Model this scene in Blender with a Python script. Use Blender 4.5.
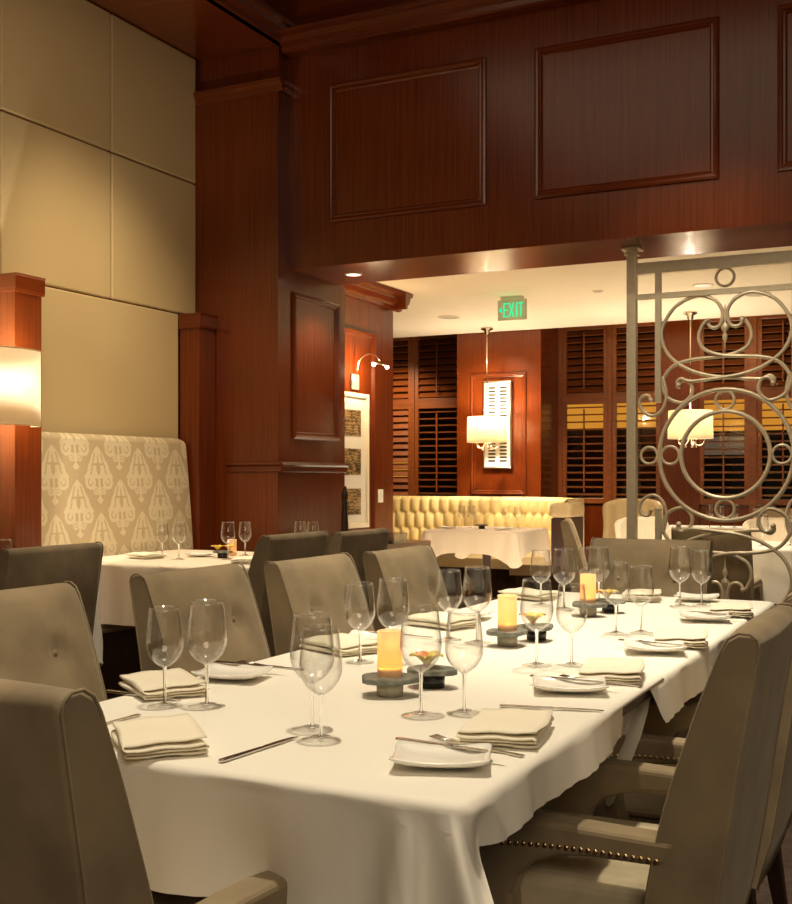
import bpy, bmesh, math, random
from mathutils import Vector, Matrix
random.seed(7)
S = bpy.context.scene
C = S.collection
PI = math.pi
for o in list(bpy.data.objects): bpy.data.objects.remove(o)

# ---------------------------------------------------------------- camera
cam = bpy.data.cameras.new('camera')
camo = bpy.data.objects.new('camera', cam); C.objects.link(camo)
cam.sensor_width = 36; cam.lens = 1138.0*36/904
cam.shift_y = 26/904.0; cam.clip_start = .05
YAW = math.atan(564/1138.)
camo.location = (0, 0, 1.23); camo.rotation_euler = (PI/2, 0, YAW)
S.camera = camo

# ---------------------------------------------------------------- world, exposure
S.view_settings.view_transform = 'Standard'; S.view_settings.look = 'None'
S.view_settings.gamma = 1; S.view_settings.use_curve_mapping = False
S.view_settings.exposure = 0.0
w = bpy.data.worlds.new('world'); S.world = w; w.use_nodes = True
bg = w.node_tree.nodes['Background']; bg.inputs[0].default_value = (1, .72, .42, 1); bg.inputs[1].default_value = .05

# ---------------------------------------------------------------- lights
WARM = (1, .80, .54)
def light(kind, name, loc, energy, col=WARM, size=.05, target=None, angle=60, blend=.6, sx=None, sy=None):
    l = bpy.data.lights.new(name, kind); l.energy = energy; l.color = col
    o = bpy.data.objects.new(name, l); C.objects.link(o); o.location = loc
    if kind in ('POINT', 'SPOT'): l.shadow_soft_size = size
    if kind == 'SPOT': l.spot_size = math.radians(angle); l.spot_blend = blend
    if kind == 'AREA':
        l.shape = 'RECTANGLE'; l.size = sx; l.size_y = sy
    if target is not None:
        o.rotation_euler = (Vector(target)-Vector(loc)).to_track_quat('-Z', 'Y').to_euler()
    return o
# recessed ceiling spots over the long table
light('SPOT', 'table_spot', (-1.0, 1.9, 4.4), 370, (1,.87,.65), .10, (-1.1, 1.9, .76), 66, .9)
light('SPOT', 'table_spot', (-1.0, 4.0, 4.4), 600, (1,.87,.65), .10, (-1.0, 3.70, .76), 46, .9)
# spots over the booth tables and along the fabric wall
light('SPOT', 'booth_spot', (-3.7, 5.3, 4.15), 330, (1,.85,.62), .10, (-3.9, 5.4, .76), 50, .9)
light('SPOT', 'wall_spot', (-3.2, 4.8, 4.3), 300, (1,.79,.50), .15, (-4.8, 5.6, 1.25), 62, 1)
light('SPOT', 'aisle_spot', (-2.7, 4.3, 4.35), 210, (1,.86,.63), .08, (-2.6, 4.3, .9), 62, .9)
light('SPOT', 'screen_fill', (-1.5, 5.0, 4.4), 170, (1,.85,.62), .08, (-1.25, 7.0, 1.3), 45, .9)  # fill spot added to brighten the metal screen, not a fixture
light('AREA', 'ceiling_glow', (-2.0, 3.0, 4.5), 42, (1,.80,.54), sx=3.5, sy=4, target=(-2.0, 3.0, 0))
light('AREA', 'room_glow', (1.6, -1.5, 3.6), 80, (1,.82,.60), sx=2.5, sy=2.5, target=(-1.4, 2.6, .7))
# back room
light('AREA', 'lounge_ceiling_fill', (-2.6, 9.6, .4), 95, (1,.78,.50), sx=4, sy=3, target=(-2.6, 9.6, 3))  # lamp added near the floor to brighten the ceiling, stands in for bounce
light('SPOT', 'picture_spot', (-4.5, 10.7, 2.78), 115, (1,.72,.40), .04, (-4.5, 11.55, 1.6), 85, .8)
light('SPOT', 'lounge_spot', (-4.0, 10.6, 2.78), 210, (1,.82,.5), .05, (-4.3, 11.3, .9), 80, .8)
light('SPOT', 'lounge_spot', (-4.1, 9.7, 2.78), 70, (1,.87,.68), .05, (-3.9, 9.8, .76), 60, .8)
light('SPOT', 'lounge_spot', (-1.3, 8.1, 2.78), 110, (1,.87,.68), .05, (-1.2, 8.2, .76), 80, .8)
light('SPOT', 'lounge_spot', (-2.6, 8.9, 2.78), 80, (1,.87,.68), .05, (-2.5, 9.3, .8), 80, .8)
light('SPOT', 'lounge_spot', (-1.9, 10.8, 2.78), 60, (1,.87,.68), .05, (-1.8, 11.2, .76), 80, .8)
for x_ in (-2.6, -1.2): light('SPOT', 'soffit_spot', (x_, 7.2, 2.65), 110, (1,.80,.54), .04, (x_, 8.2, .6), 80, .8)  # added spots to brighten the lounge cloth front, not fixtures in the beam
light('SPOT', 'shutter_spot', (-6.0, 11.2, 2.78), 150, (1,.75,.42), .05, (-6.0, 12.2, 1.6), 80, .8)

# ---------------------------------------------------------------- materials
def nodes(name):
    m = bpy.data.materials.new(name); m.use_nodes = True
    return m, m.node_tree.nodes, m.node_tree.links, m.node_tree.nodes['Principled BSDF']
def plain(name, col, rough=.5, metal=0, noise=.06, scale=60, bump=0, sheen=0, coat=0, trans=0):
    m, N, L, b = nodes(name)
    b.inputs['Roughness'].default_value = rough; b.inputs['Metallic'].default_value = metal
    tc = N.new('ShaderNodeTexCoord'); nz = N.new('ShaderNodeTexNoise'); nz.inputs['Scale'].default_value = scale
    nz.inputs['Detail'].default_value = 4
    L.new(tc.outputs['Object'], nz.inputs['Vector'])
    r = N.new('ShaderNodeValToRGB'); r.color_ramp.elements[0].position = .3; r.color_ramp.elements[1].position = .7
    r.color_ramp.elements[0].color = tuple(c*(1-noise) for c in col)+(1,)
    r.color_ramp.elements[1].color = tuple(min(1, c*(1+noise)) for c in col)+(1,)
    L.new(nz.outputs['Fac'], r.inputs[0]); L.new(r.outputs[0], b.inputs['Base Color'])
    if bump:
        bp = N.new('ShaderNodeBump'); bp.inputs['Strength'].default_value = bump; bp.inputs['Distance'].default_value = .005
        L.new(nz.outputs['Fac'], bp.inputs['Height']); L.new(bp.outputs[0], b.inputs['Normal'])
    if sheen:
        b.inputs['Sheen Weight'].default_value = sheen; b.inputs['Sheen Roughness'].default_value = .45
        b.inputs['Sheen Tint'].default_value = (1, .93, .78, 1)
    if coat: b.inputs['Coat Weight'].default_value = coat; b.inputs['Coat Roughness'].default_value = .15
    return m
def wood(name, dark, light_, rough=.3, stretch=(38, 38, 1.2), coat=.25):
    m, N, L, b = nodes(name)
    tc = N.new('ShaderNodeTexCoord'); mp = N.new('ShaderNodeMapping'); mp.inputs['Scale'].default_value = stretch
    L.new(tc.outputs['Object'], mp.inputs['Vector'])
    n1 = N.new('ShaderNodeTexNoise'); n1.inputs['Scale'].default_value = 1.5; n1.inputs['Detail'].default_value = 7; n1.inputs['Roughness'].default_value = .65
    L.new(mp.outputs[0], n1.inputs['Vector'])
    n2 = N.new('ShaderNodeTexNoise'); n2.inputs['Scale'].default_value = 1.1; n2.inputs['Detail'].default_value = 2
    L.new(tc.outputs['Object'], n2.inputs['Vector'])
    mx = N.new('ShaderNodeMath'); mx.operation = 'MULTIPLY_ADD'; mx.inputs[1].default_value = .35
    L.new(n2.outputs['Fac'], mx.inputs[0])
    m2 = N.new('ShaderNodeMath'); m2.operation = 'MULTIPLY'; m2.inputs[1].default_value = .65
    L.new(n1.outputs['Fac'], m2.inputs[0]); L.new(m2.outputs[0], mx.inputs[2])
    r = N.new('ShaderNodeValToRGB'); r.color_ramp.elements[0].position = .34; r.color_ramp.elements[1].position = .68
    r.color_ramp.elements[0].color = dark+(1,); r.color_ramp.elements[1].color = light_+(1,)
    L.new(mx.outputs[0], r.inputs[0]); L.new(r.outputs[0], b.inputs['Base Color'])
    b.inputs['Roughness'].default_value = rough
    b.inputs['Coat Weight'].default_value = coat; b.inputs['Coat Roughness'].default_value = .18
    bp = N.new('ShaderNodeBump'); bp.inputs['Strength'].default_value = .04; bp.inputs['Distance'].default_value = .002
    L.new(n1.outputs['Fac'], bp.inputs['Height']); L.new(bp.outputs[0], b.inputs['Normal'])
    return m
def attr_mix(name, attr, c0, c1, rough=.7, sheen=0, bump=.2, nscale=250):
    m, N, L, b = nodes(name)
    a = N.new('ShaderNodeAttribute'); a.attribute_name = attr
    r = N.new('ShaderNodeMix'); r.data_type = 'RGBA'
    r.inputs[6].default_value = c0+(1,); r.inputs[7].default_value = c1+(1,)
    L.new(a.outputs['Fac'], r.inputs[0]); L.new(r.outputs[2], b.inputs['Base Color'])
    tc = N.new('ShaderNodeTexCoord'); nz = N.new('ShaderNodeTexNoise'); nz.inputs['Scale'].default_value = nscale
    L.new(tc.outputs['Object'], nz.inputs['Vector'])
    bp = N.new('ShaderNodeBump'); bp.inputs['Strength'].default_value = bump; bp.inputs['Distance'].default_value = .002
    L.new(nz.outputs['Fac'], bp.inputs['Height']); L.new(bp.outputs[0], b.inputs['Normal'])
    b.inputs['Roughness'].default_value = rough; b.inputs['Sheen Weight'].default_value = sheen
    return m
def emit(name, col, s):
    m = bpy.data.materials.new(name); m.use_nodes = True; N = m.node_tree.nodes; N.clear()
    e = N.new('ShaderNodeEmission'); e.inputs[0].default_value = col+(1,); e.inputs[1].default_value = s
    o = N.new('ShaderNodeOutputMaterial'); m.node_tree.links.new(e.outputs[0], o.inputs[0]); return m
def shade_mat(name, col, tr=.6, bands=0):
    m = bpy.data.materials.new(name); m.use_nodes = True; N = m.node_tree.nodes; L = m.node_tree.links; N.clear()
    d = N.new('ShaderNodeBsdfDiffuse'); t = N.new('ShaderNodeBsdfTranslucent'); x = N.new('ShaderNodeMixShader')
    d.inputs[0].default_value = col+(1,); t.inputs[0].default_value = col+(1,); x.inputs[0].default_value = tr
    if bands:
        tc = N.new('ShaderNodeTexCoord'); wv = N.new('ShaderNodeTexWave'); wv.inputs['Scale'].default_value = bands
        wv.bands_direction = 'Z'; wv.inputs['Distortion'].default_value = 3
        r = N.new('ShaderNodeValToRGB'); r.color_ramp.elements[0].color = tuple(c*.9 for c in col)+(1,); r.color_ramp.elements[1].color = col+(1,)
        L.new(tc.outputs['Object'], wv.inputs['Vector']); L.new(wv.outputs['Fac'], r.inputs[0])
        L.new(r.outputs[0], d.inputs[0]); L.new(r.outputs[0], t.inputs[0])
    o = N.new('ShaderNodeOutputMaterial'); L.new(d.outputs[0], x.inputs[1]); L.new(t.outputs[0], x.inputs[2]); L.new(x.outputs[0], o.inputs[0])
    return m
def thin_glass(name, base=.03, edge=.55, tint=(.97, .97, .95), power=2.2):
    m = bpy.data.materials.new(name); m.use_nodes = True; N = m.node_tree.nodes; L = m.node_tree.links; N.clear()
    t = N.new('ShaderNodeBsdfTransparent'); g = N.new('ShaderNodeBsdfGlossy'); x = N.new('ShaderNodeMixShader')
    t.inputs[0].default_value = tint+(1,); g.inputs['Roughness'].default_value = .05
    lw = N.new('ShaderNodeLayerWeight'); lw.inputs[0].default_value = .5
    pw = N.new('ShaderNodeMath'); pw.operation = 'POWER'; pw.inputs[1].default_value = power; L.new(lw.outputs['Facing'], pw.inputs[0])
    mr = N.new('ShaderNodeMapRange'); mr.inputs['To Min'].default_value = base; mr.inputs['To Max'].default_value = edge
    L.new(pw.outputs[0], mr.inputs[0]); L.new(mr.outputs[0], x.inputs[0])
    o = N.new('ShaderNodeOutputMaterial'); L.new(t.outputs[0], x.inputs[1]); L.new(g.outputs[0], x.inputs[2]); L.new(x.outputs[0], o.inputs[0])
    return m
def solid_glass(name):
    m, N, L, b = nodes(name)
    b.inputs['Transmission Weight'].default_value = 1; b.inputs['IOR'].default_value = 1.45; b.inputs['Roughness'].default_value = .02
    b.inputs['Base Color'].default_value = (1, 1, .99, 1); return m
M = {}
M['wood'] = wood('mahogany', (.088, .0135, .0020), (.195, .037, .0052), .25, (75, 75, 1.1), coat=.12)
M['wood_h'] = wood('mahogany_horizontal', (.088, .0135, .0020), (.195, .037, .0052), .2, (1.1, 75, 75), .25)
M['shutter'] = wood('shutter_wood', (.15, .037, .008), (.29, .08, .018), .35, (1.5, 40, 40))
M['darkwood'] = wood('espresso_wood', (.02, .006, .003), (.05, .016, .007), .45, coat=.05)
M['console'] = wood('walnut_top', (.20, .10, .045), (.36, .20, .09), .35, (30, 1.5, 30))
M['fabric_wall'] = plain('panel_fabric', (.60, .445, .225), .85, noise=.03, scale=220, bump=.12)
M['velvet'] = plain('taupe_velvet', (.262, .196, .112), .8, noise=.2, scale=9, bump=.0, sheen=.22)
M['cream_leather'] = plain('cream_leather', (.80, .63, .30), .38, noise=.03, scale=30)
M['tan_leather'] = plain('tan_leather', (.48, .36, .19), .5, noise=.05, scale=20)
M['white_leather'] = plain('white_leather', (.78, .70, .55), .45, noise=.03, scale=20)
M['linen'] = plain('table_linen', (.85, .81, .71), .8, noise=.02, scale=400, bump=.08)
M['linen2'] = plain('blush_table_linen', (.70, .60, .48), .8, noise=.02, scale=400, bump=.08)
M['napkin'] = plain('napkin_linen', (.84, .77, .61), .85, noise=.03, scale=300, bump=.12)
M['porcelain'] = plain('porcelain', (.85, .82, .74), .18, noise=.01, scale=5)
M['steel'] = plain('cutlery_steel', (.62, .58, .52), .22, 1, noise=.02, scale=10)
M['screen'] = plain('brushed_champagne_metal', (.78, .68, .49), .42, .5, noise=.05, scale=30)
M['chrome'] = plain('warm_chrome', (.65, .55, .42), .2, 1, noise=.02)
M['brass'] = plain('nailhead_brass', (.62, .46, .24), .28, 1, noise=.05)
M['ceiling'] = plain('ceiling_paint', (.78, .66, .48), .9, noise=.015, scale=6)
M['carpet'] = plain('dark_carpet', (.045, .025, .015), .95, noise=.5, scale=25, bump=.4)
M['black'] = plain('black_lacquer', (.012, .009, .008), .3, noise=.1)
M['slate'] = plain('slate_stone', (.17, .18, .15), .6, noise=.45, scale=45, bump=.6)
M['slatefoot'] = plain('pale_stone', (.40, .36, .27), .5, noise=.2, scale=60)
M['petal'] = plain('yellow_petal', (.88, .66, .10), .5, noise=.15, scale=40)
M['petal2'] = plain('orange_petal', (.80, .25, .04), .5, noise=.2, scale=40)
M['white'] = plain('white_lacquer', (.80, .77, .70), .45, noise=.01)
M['greymetal'] = plain('satin_grey', (.35, .32, .27), .4, .3, noise=.03)
M['glass'] = thin_glass('wine_glass', .055, .85, (.995, .995, .99), 2.6)
M['stem'] = solid_glass('glass_stem')
M['pane'] = thin_glass('window_glass', .05, .6, (.9, .9, .9))
M['acrylic'] = thin_glass('acrylic', .08, .5, (.75, .72, .62))
M['shade'] = shade_mat('pleated_shade', (.96, .91, .80), .6)
M['shade2'] = shade_mat('textured_shade', (.93, .82, .62), .55, 20)
M['candle'] = shade_mat('frosted_candle', (.97, .78, .54), .6)
M['flame'] = emit('flame', (1, .45, .08), 9)
M['bulb'] = emit('bulb', (1, .82, .55), 25)
M['exitgreen'] = emit('exit_green', (.01, .75, .32), 1.35)
M['litwin'] = emit('lit_window', (1, .40, .04), .8)
M['litgrey'] = emit('lit_interior', (.8, .5, .3), .18)
M['litwhite'] = emit('street_light', (1, .9, .7), 1.6)
M['night'] = plain('night_facade', (.02, .013, .009), .9, noise=.3, scale=3)
M['strips'] = plain('printed_ink', (.045, .032, .02), .5, noise=.5, scale=60)
M['seat'] = plain('pale_seat', (.52, .44, .29), .8, noise=.08, scale=30)  # paler tone than the velvet, on the seat cushions only
M['dot'] = plain('grille_grey', (.42, .34, .24), .7, noise=.1)
M['glassfrost'] = plain('sign_plate', (.60, .52, .40), .3, noise=.02)

# ---------------------------------------------------------------- helpers
class MB:
    def __init__(s): s.v = []; s.f = []; s.sm = []
    def add(s, vs, fs, smooth=False):
        n = len(s.v); s.v += [tuple(v) for v in vs]
        for f in fs: s.f.append(tuple(i+n for i in f)); s.sm.append(smooth)
    def box(s, x0, x1, y0, y1, z0, z1, rot=None, piv=None):
        vs = [Vector((x, y, z)) for x in (x0, x1) for y in (y0, y1) for z in (z0, z1)]
        if rot is not None:
            p = Vector(piv) if piv else Vector(((x0+x1)/2, (y0+y1)/2, (z0+z1)/2))
            vs = [rot @ (v-p)+p for v in vs]
        s.add(vs, [(0,1,3,2), (4,6,7,5), (0,4,5,1), (2,3,7,6), (0,2,6,4), (1,5,7,3)])
    def lathe(s, prof, cx=0, cy=0, n=24, cap0=False, cap1=False, sx=1, sy=1):
        vs = []; fs = []
        for r, z in prof:
            for k in range(n):
                a = 2*PI*k/n; vs.append((cx+r*math.cos(a)*sx, cy+r*math.sin(a)*sy, z))
        for i in range(len(prof)-1):
            for k in range(n):
                k2 = (k+1) % n; fs.append((i*n+k, i*n+k2, (i+1)*n+k2, (i+1)*n+k))
        s.add(vs, fs, True)
        if cap0: s.add([vs[k] for k in range(n)][::-1], [tuple(range(n))])
        if cap1: s.add([vs[(len(prof)-1)*n+k] for k in range(n)], [tuple(range(n))])
    def tube(s, pts, r, n=8, closed=False, smooth_path=0, flat=1.0):
        P = [Vector(p) for p in pts]
        if smooth_path: P = catmull(P, smooth_path, closed)
        rs = r if isinstance(r, (list, tuple)) else None
        m = len(P); vs = []; fs = []; up = None
        for i in range(m):
            a = P[(i-1) % m] if (closed or i > 0) else P[i]; b = P[(i+1) % m] if (closed or i < m-1) else P[i]
            t = (b-a).normalized()
            if up is None:
                up = Vector((0, 1, 0)) if abs(t.y) < .9 else Vector((0, 0, 1))
            u = (up - t*up.dot(t)).normalized(); v = t.cross(u); up = u
            rr = rs[min(len(rs)-1, int(i*len(rs)/m))] if rs else r
            for k in range(n):
                an = 2*PI*k/n; vs.append(P[i]+(u*math.cos(an)*flat+v*math.sin(an))*rr)
        for i in range(m if closed else m-1):
            j = (i+1) % m
            for k in range(n):
                k2 = (k+1) % n; fs.append((i*n+k, i*n+k2, j*n+k2, j*n+k))
        s.add(vs, fs, True)
        if not closed: s.add(vs[:n][::-1], [tuple(range(n))]); s.add(vs[-n:], [tuple(range(n))])
    def ball(s, c, r, n=12, m=8, sc=(1,1,1)):
        vs = []; fs = []
        for i in range(m+1):
            th = PI*i/m
            for k in range(n):
                a = 2*PI*k/n; vs.append((c[0]+r*sc[0]*math.sin(th)*math.cos(a), c[1]+r*sc[1]*math.sin(th)*math.sin(a), c[2]-r*sc[2]*math.cos(th)))
        for i in range(m):
            for k in range(n):
                k2 = (k+1) % n; fs.append((i*n+k, i*n+k2, (i+1)*n+k2, (i+1)*n+k))
        s.add(vs, fs, True)
    def prism(s, poly, axis, a, b, smooth=False):
        def pt(p, t):
            if axis == 'y': return (p[0], t, p[1])
            if axis == 'x': return (t, p[0], p[1])
            return (p[0], p[1], t)
        n = len(poly); vs = [pt(p, a) for p in poly]+[pt(p, b) for p in poly]
        s.add(vs, [(i, (i+1) % n, n+(i+1) % n, n+i) for i in range(n)], smooth)
        s.add(vs, [tuple(range(n))[::-1], tuple(range(n, 2*n))])
    def frame(s, o, u, v, nrm, w, h, prof):
        o, u, v, nrm = map(Vector, (o, u, v, nrm)); vs = []; fs = []
        for ins, ht in prof:
            for a, b in ((ins, ins), (w-ins, ins), (w-ins, h-ins), (ins, h-ins)): vs.append(o+u*a+v*b+nrm*ht)
        for i in range(len(prof)-1):
            for k in range(4):
                k2 = (k+1) % 4; fs.append((i*4+k, i*4+k2, (i+1)*4+k2, (i+1)*4+k))
        s.add(vs, fs)
    def build(s, name, mat, parent=None, bevel=0, seg=2, sub=0, solid=0, auto=False):
        me = bpy.data.meshes.new(name); me.from_pydata(s.v, [], s.f); me.update()
        me.polygons.foreach_set('use_smooth', s.sm)
        bm = bmesh.new(); bm.from_mesh(me); bmesh.ops.remove_doubles(bm, verts=bm.verts, dist=1e-6)
        bmesh.ops.recalc_face_normals(bm, faces=bm.faces); bm.to_mesh(me); bm.free()
        me.materials.append(M[mat] if isinstance(mat, str) else mat)
        o = bpy.data.objects.new(name, me); C.objects.link(o)
        if parent is not None: o.parent = parent
        if solid: md = o.modifiers.new('solid', 'SOLIDIFY'); md.thickness = solid; md.offset = 0
        if bevel:
            md = o.modifiers.new('bevel', 'BEVEL'); md.width = bevel; md.segments = seg; md.limit_method = 'ANGLE'; md.angle_limit = math.radians(35)
            md.harden_normals = False
        if sub: md = o.modifiers.new('sub', 'SUBSURF'); md.levels = sub; md.render_levels = sub
        return o
def catmull(P, k, closed=False):
    m = len(P); out = []
    for i in range(m if closed else m-1):
        p1 = P[i]; p2 = P[(i+1) % m]
        p0 = P[(i-1) % m] if (closed or i > 0) else p1*2-p2
        p3 = P[(i+2) % m] if (closed or i < m-2) else p2*2-p1
        for j in range(k):
            t = j/k
            out.append(.5*((2*p1)+(p2-p0)*t+(2*p0-5*p1+4*p2-p3)*t*t+(3*p1-p0-3*p2+p3)*t**3))
    if not closed: out.append(P[-1])
    return out
def empty(name, loc, rz=0, label=None, cat=None, group=None):
    o = bpy.data.objects.new(name, None); C.objects.link(o); o.location = loc; o.rotation_euler = (0, 0, rz)
    o.empty_display_size = .1
    return tag(o, label, cat, group)
def tag(o, label=None, cat=None, group=None, kind=None):
    if label: o['label'] = label
    if cat: o['category'] = cat
    if group: o['group'] = group
    if kind: o['kind'] = kind
    return o
def struct(o, label=None):
    o['kind'] = 'structure'
    if label: o['label'] = label
    return o
def copy_tree(o, parent=None):
    c = o.copy(); C.objects.link(c); c.parent = parent
    for ch in [x for x in ALLCH(o)]: copy_tree(ch, c)
    return c
def ALLCH(o): return [x for x in C.objects if x.parent == o]
def place(proto, first, loc, rz=0, label=None, group=None, sc=1, tilt=None):
    o = proto if first else copy_tree(proto)
    o.location = loc; o.rotation_euler = (tilt or (0, 0, rz)) if tilt is None else tilt
    if tilt is None: o.rotation_euler = (0, 0, rz)
    o.scale = (sc, sc, sc)
    if label: o['label'] = label
    if group: o['group'] = group
    return o

# ================================================================= STRUCTURE
XL = -4.85; YC = 6.6; YH = 6.75; ZS = 2.676; ZC = 2.82; YB = 12.25
b = MB(); b.box(-8, 3, -3, 13.2, -.05, 0); struct(b.build('floor', 'carpet'))
# left wall with upholstered panels
b = MB(); b.box(XL-.12, XL-.02, -3, YC, 0, 4.5); wl = struct(b.build('wall_left', 'wood'))
zs = [2.37, 3.31, 4.2]
ys = [.0, .95, 1.9, 2.85, 3.8, 4.765, 5.70, 6.6]
def fpanel(y0, y1, z0, z1):
    b = MB(); g = .004; b.box(XL-.03, XL, y0+g, y1-g, z0+g, z1-g); b.build('fabric_panel', 'fabric_wall', wl, bevel=.012, seg=3)
for i in range(len(ys)-1):
    fpanel(ys[i], ys[i+1], 2.37, 3.31); fpanel(ys[i], ys[i+1], 3.31, 4.2)
fpanel(4.91, 6.40, .5, 2.37); fpanel(2.9, 4.69, .5, 2.37)
# wall column at the corner
b = MB(); b.box(XL-.1, -4.17, YC, YH+.01, 0, 3.93); b.box(XL-.1, -4.20, YC+.06, YH+.01, 3.93, 4.6)
col = struct(b.build('wall_corner', 'wood'))
b = MB()
prof = [(0, 3.87), (.012, 3.88), (.018, 3.91), (.035, 3.925), (.04, 3.95), (0, 3.955)]
b.prism([(YC-p, z) for p, z in prof]+[(YC+.02, 3.955), (YC+.02, 3.87)], 'x', XL, -4.13)
b.prism([(-4.17+p, z) for p, z in prof]+[(-4.19, 3.955), (-4.19, 3.87)], 'y', YC, YH)
b.build('capital_moulding', 'wood_h', col)
b = MB()
rp = [(0, 1.27), (.010, 1.275), (.012, 1.31), (.028, 1.322), (.032, 1.34), (0, 1.345)]
b.prism([(YC-p, z) for p, z in rp]+[(YC+.02, 1.345), (YC+.02, 1.27)], 'x', -4.58, -4.14)
b.prism([(-4.17+p, z) for p, z in rp]+[(-4.19, 1.345), (-4.19, 1.27)], 'y', YC, 7.56)
b.build('chair_rail', 'wood_h', col)
# pier below header, +X face with raised panel
b = MB(); b.box(-5.0, -4.17, YH+.01, 7.54, 0, ZS+.01); pier = struct(b.build('wall_pier', 'wood'))
MPROF = [(0, 0), (.004, .016), (.016, .022), (.028, .018), (.034, .010), (.046, .012), (.052, .004), (.056, 0)]
b = MB(); b.frame((-4.17, 6.78, 1.50), (0,1,0), (0,0,1), (1,0,0), .66, 1.03, MPROF)
b.build('panel_moulding', 'wood', pier)
# header
b = MB(); b.box(-5.0, 3, YH, 7.45, ZS, 4.6); hd = struct(b.build('wall_header', 'wood'))
for x0, x1 in ((-3.85, -2.70), (-2.38, -1.25), (-.93, .20), (.52, 1.65)):
    b = MB(); b.frame((x0, YH, 2.965), (1,0,0), (0,0,1), (0,-1,0), x1-x0, .945, MPROF); b.build('panel_moulding', 'wood_h', hd)
b = MB()
cp = [(0, 4.14), (.015, 4.15), (.02, 4.18), (.05, 4.20), (.06, 4.235), (.085, 4.245), (.09, 4.27), (0, 4.275)]
b.prism([(YH-.1-p, z) for p, z in cp]+[(YH, 4.275), (YH, 4.14)], 'x', -4.16, 3)
struct(b.build('trim_1', 'wood_h'))
b = MB(); b.prism([(-4.16+p, z+.06) for p, z in cp]+[(-4.2, 4.335), (-4.2, 4.20)], 'y', -3, YH-.1); struct(b.build('trim_2', 'wood'))
b = MB(); b.box(XL, -4.16, -3, YC+.15, 4.2, 4.6); b.box(-4.16, 3, YH-.1, YH+.1, 4.27, 4.6)
struct(b.build('ceiling_soffit', 'wood_h'))
b = MB(); b.box(XL-.1, 3, -3, YH, 4.6, 4.65); struct(b.build('ceiling', 'wood_h'))
# second wall run beyond the pier (carries the framed photos)
X2 = -4.36
b = MB(); b.box(-8, X2, 7.54, 8.74, 0, ZC); w2 = struct(b.build('wall_side', 'wood'))
b = MB(); b.frame((X2, 7.60, .55), (0,1,0), (0,0,1), (1,0,0), .79, 1.88, MPROF); b.build('panel_moulding', 'wood', w2)
b = MB()
c2 = [(0, 2.67), (.02, 2.675), (.022, 2.70), (.05, 2.715), (.075, 2.75), (.075, 2.765), (.12, 2.785), (.13, 2.815), (0, 2.818)]
b.prism([(X2+p, z) for p, z in c2]+[(X2-.02, 2.818), (X2-.02, 2.67)], 'y', 7.46, 8.87)
b.prism([(8.74+p, z) for p, z in c2]+[(8.72, 2.818), (8.72, 2.67)], 'x', -7, X2+.13)
b.build('crown_moulding', 'wood_h', w2)
b = MB(); b.box(-8, 3, 7.45, 11.56, ZC, ZC+.05); struct(b.build('ceiling_lounge', 'ceiling'))
b = MB(); b.box(-8, 3, 11.56, 11.62, ZC+.01, 3.3); b.box(-8, 3, 11.6, 12.5, 3.3, 3.35); struct(b.build('trim_3', 'wood_h'))
# back wall: pilaster and window piers
b = MB(); b.box(-4.995, -4.02, 11.6, YB+.1, 0, 3.3); pl = struct(b.build('wall_back', 'wood'))
b = MB(); b.frame((-4.83, 11.6, 1.04), (1,0,0), (0,0,1), (0,-1,0), .65, 1.33, MPROF); b.build('panel_moulding', 'wood', pl)
b = MB(); b.box(-2.88, -2.47, YB-.06, YB+.1, 0, 3.3); b.build('window_pier', 'wood', pl)
b = MB(); b.box(-8, 3, YB-.02, YB+.1, 0, .93); b.box(-8, 3, YB-.02, YB+.1, 2.95, 3.3); b.build('window_wall', 'wood', pl)
b = MB(); b.box(-8.1, -8, 7.5, 13, 0, 3.3); struct(b.build('wall_far_left', 'wood'))

# windows and shutters
def shutter(x0, x1, label, closed_low=False):
    t = empty('window_shutter', ((x0+x1)/2, YB-.03, .95), 0, label, 'shutter', 'wooden shutters on the back windows')
    w = (x1-x0)/2; H = 1.98; st = .045
    b = MB(); b.box(-w, -w+st, -.02, .02, 0, H); b.box(w-st, w, -.02, .02, 0, H)
    for z in (0, 1.10, H-.06): b.box(-w+st, w-st, -.02, .02, z, z+(.12 if z == 1.10 else .06))
    b.build('shutter_frame', 'shutter', t, bevel=.004)
    b = MB()
    def run(z0, z1, ang):
        n = int((z1-z0)/.075); R = Matrix.Rotation(math.radians(ang), 3, 'X')
        for i in range(n):
            zc = z0+(i+.5)*(z1-z0)/n; b.box(-w+st, w-st, -.036, .036, zc-.005, zc+.005, R)
    run(.06, 1.10, 62 if closed_low else 8); run(1.22, H-.06, 50)
    b.build('louvers', 'shutter', t)
    b = MB(); b.box(-.008, .008, -.055, -.040, .12, 1.04); b.box(-.008, .008, -.055, -.040, 1.27, H-.1); b.build('tilt_rod', 'shutter', t)
    return t
shutter(-6.36, -5.84, 'wooden shutter with closed glowing louvers beside the framed photo wall', True)
shutter(-5.80, -5.20, 'dark wooden shutter with open louvers left of the white framed artwork')
shutter(-3.975, -3.46, 'wooden shutter right of the dark recess beside the white framed artwork')
shutter(-3.41, -2.88, 'wooden shutter directly behind the left post of the metal screen')
shutter(-2.47, -1.96, 'wooden shutter seen through the round rings of the metal screen')
shutter(-1.88, -1.36, 'wooden shutter at the right edge of the photo behind the screen')
k = 0
for x0, x1 in ((-6.4, -5.0), (-4.02, -2.88), (-2.47, -1.3)):
    k += 1
    b = MB(); b.box(x0, x1, YB+.06, YB+.068, .93, 2.95); struct(b.build('window_%d' % k, 'pane'))
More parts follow.
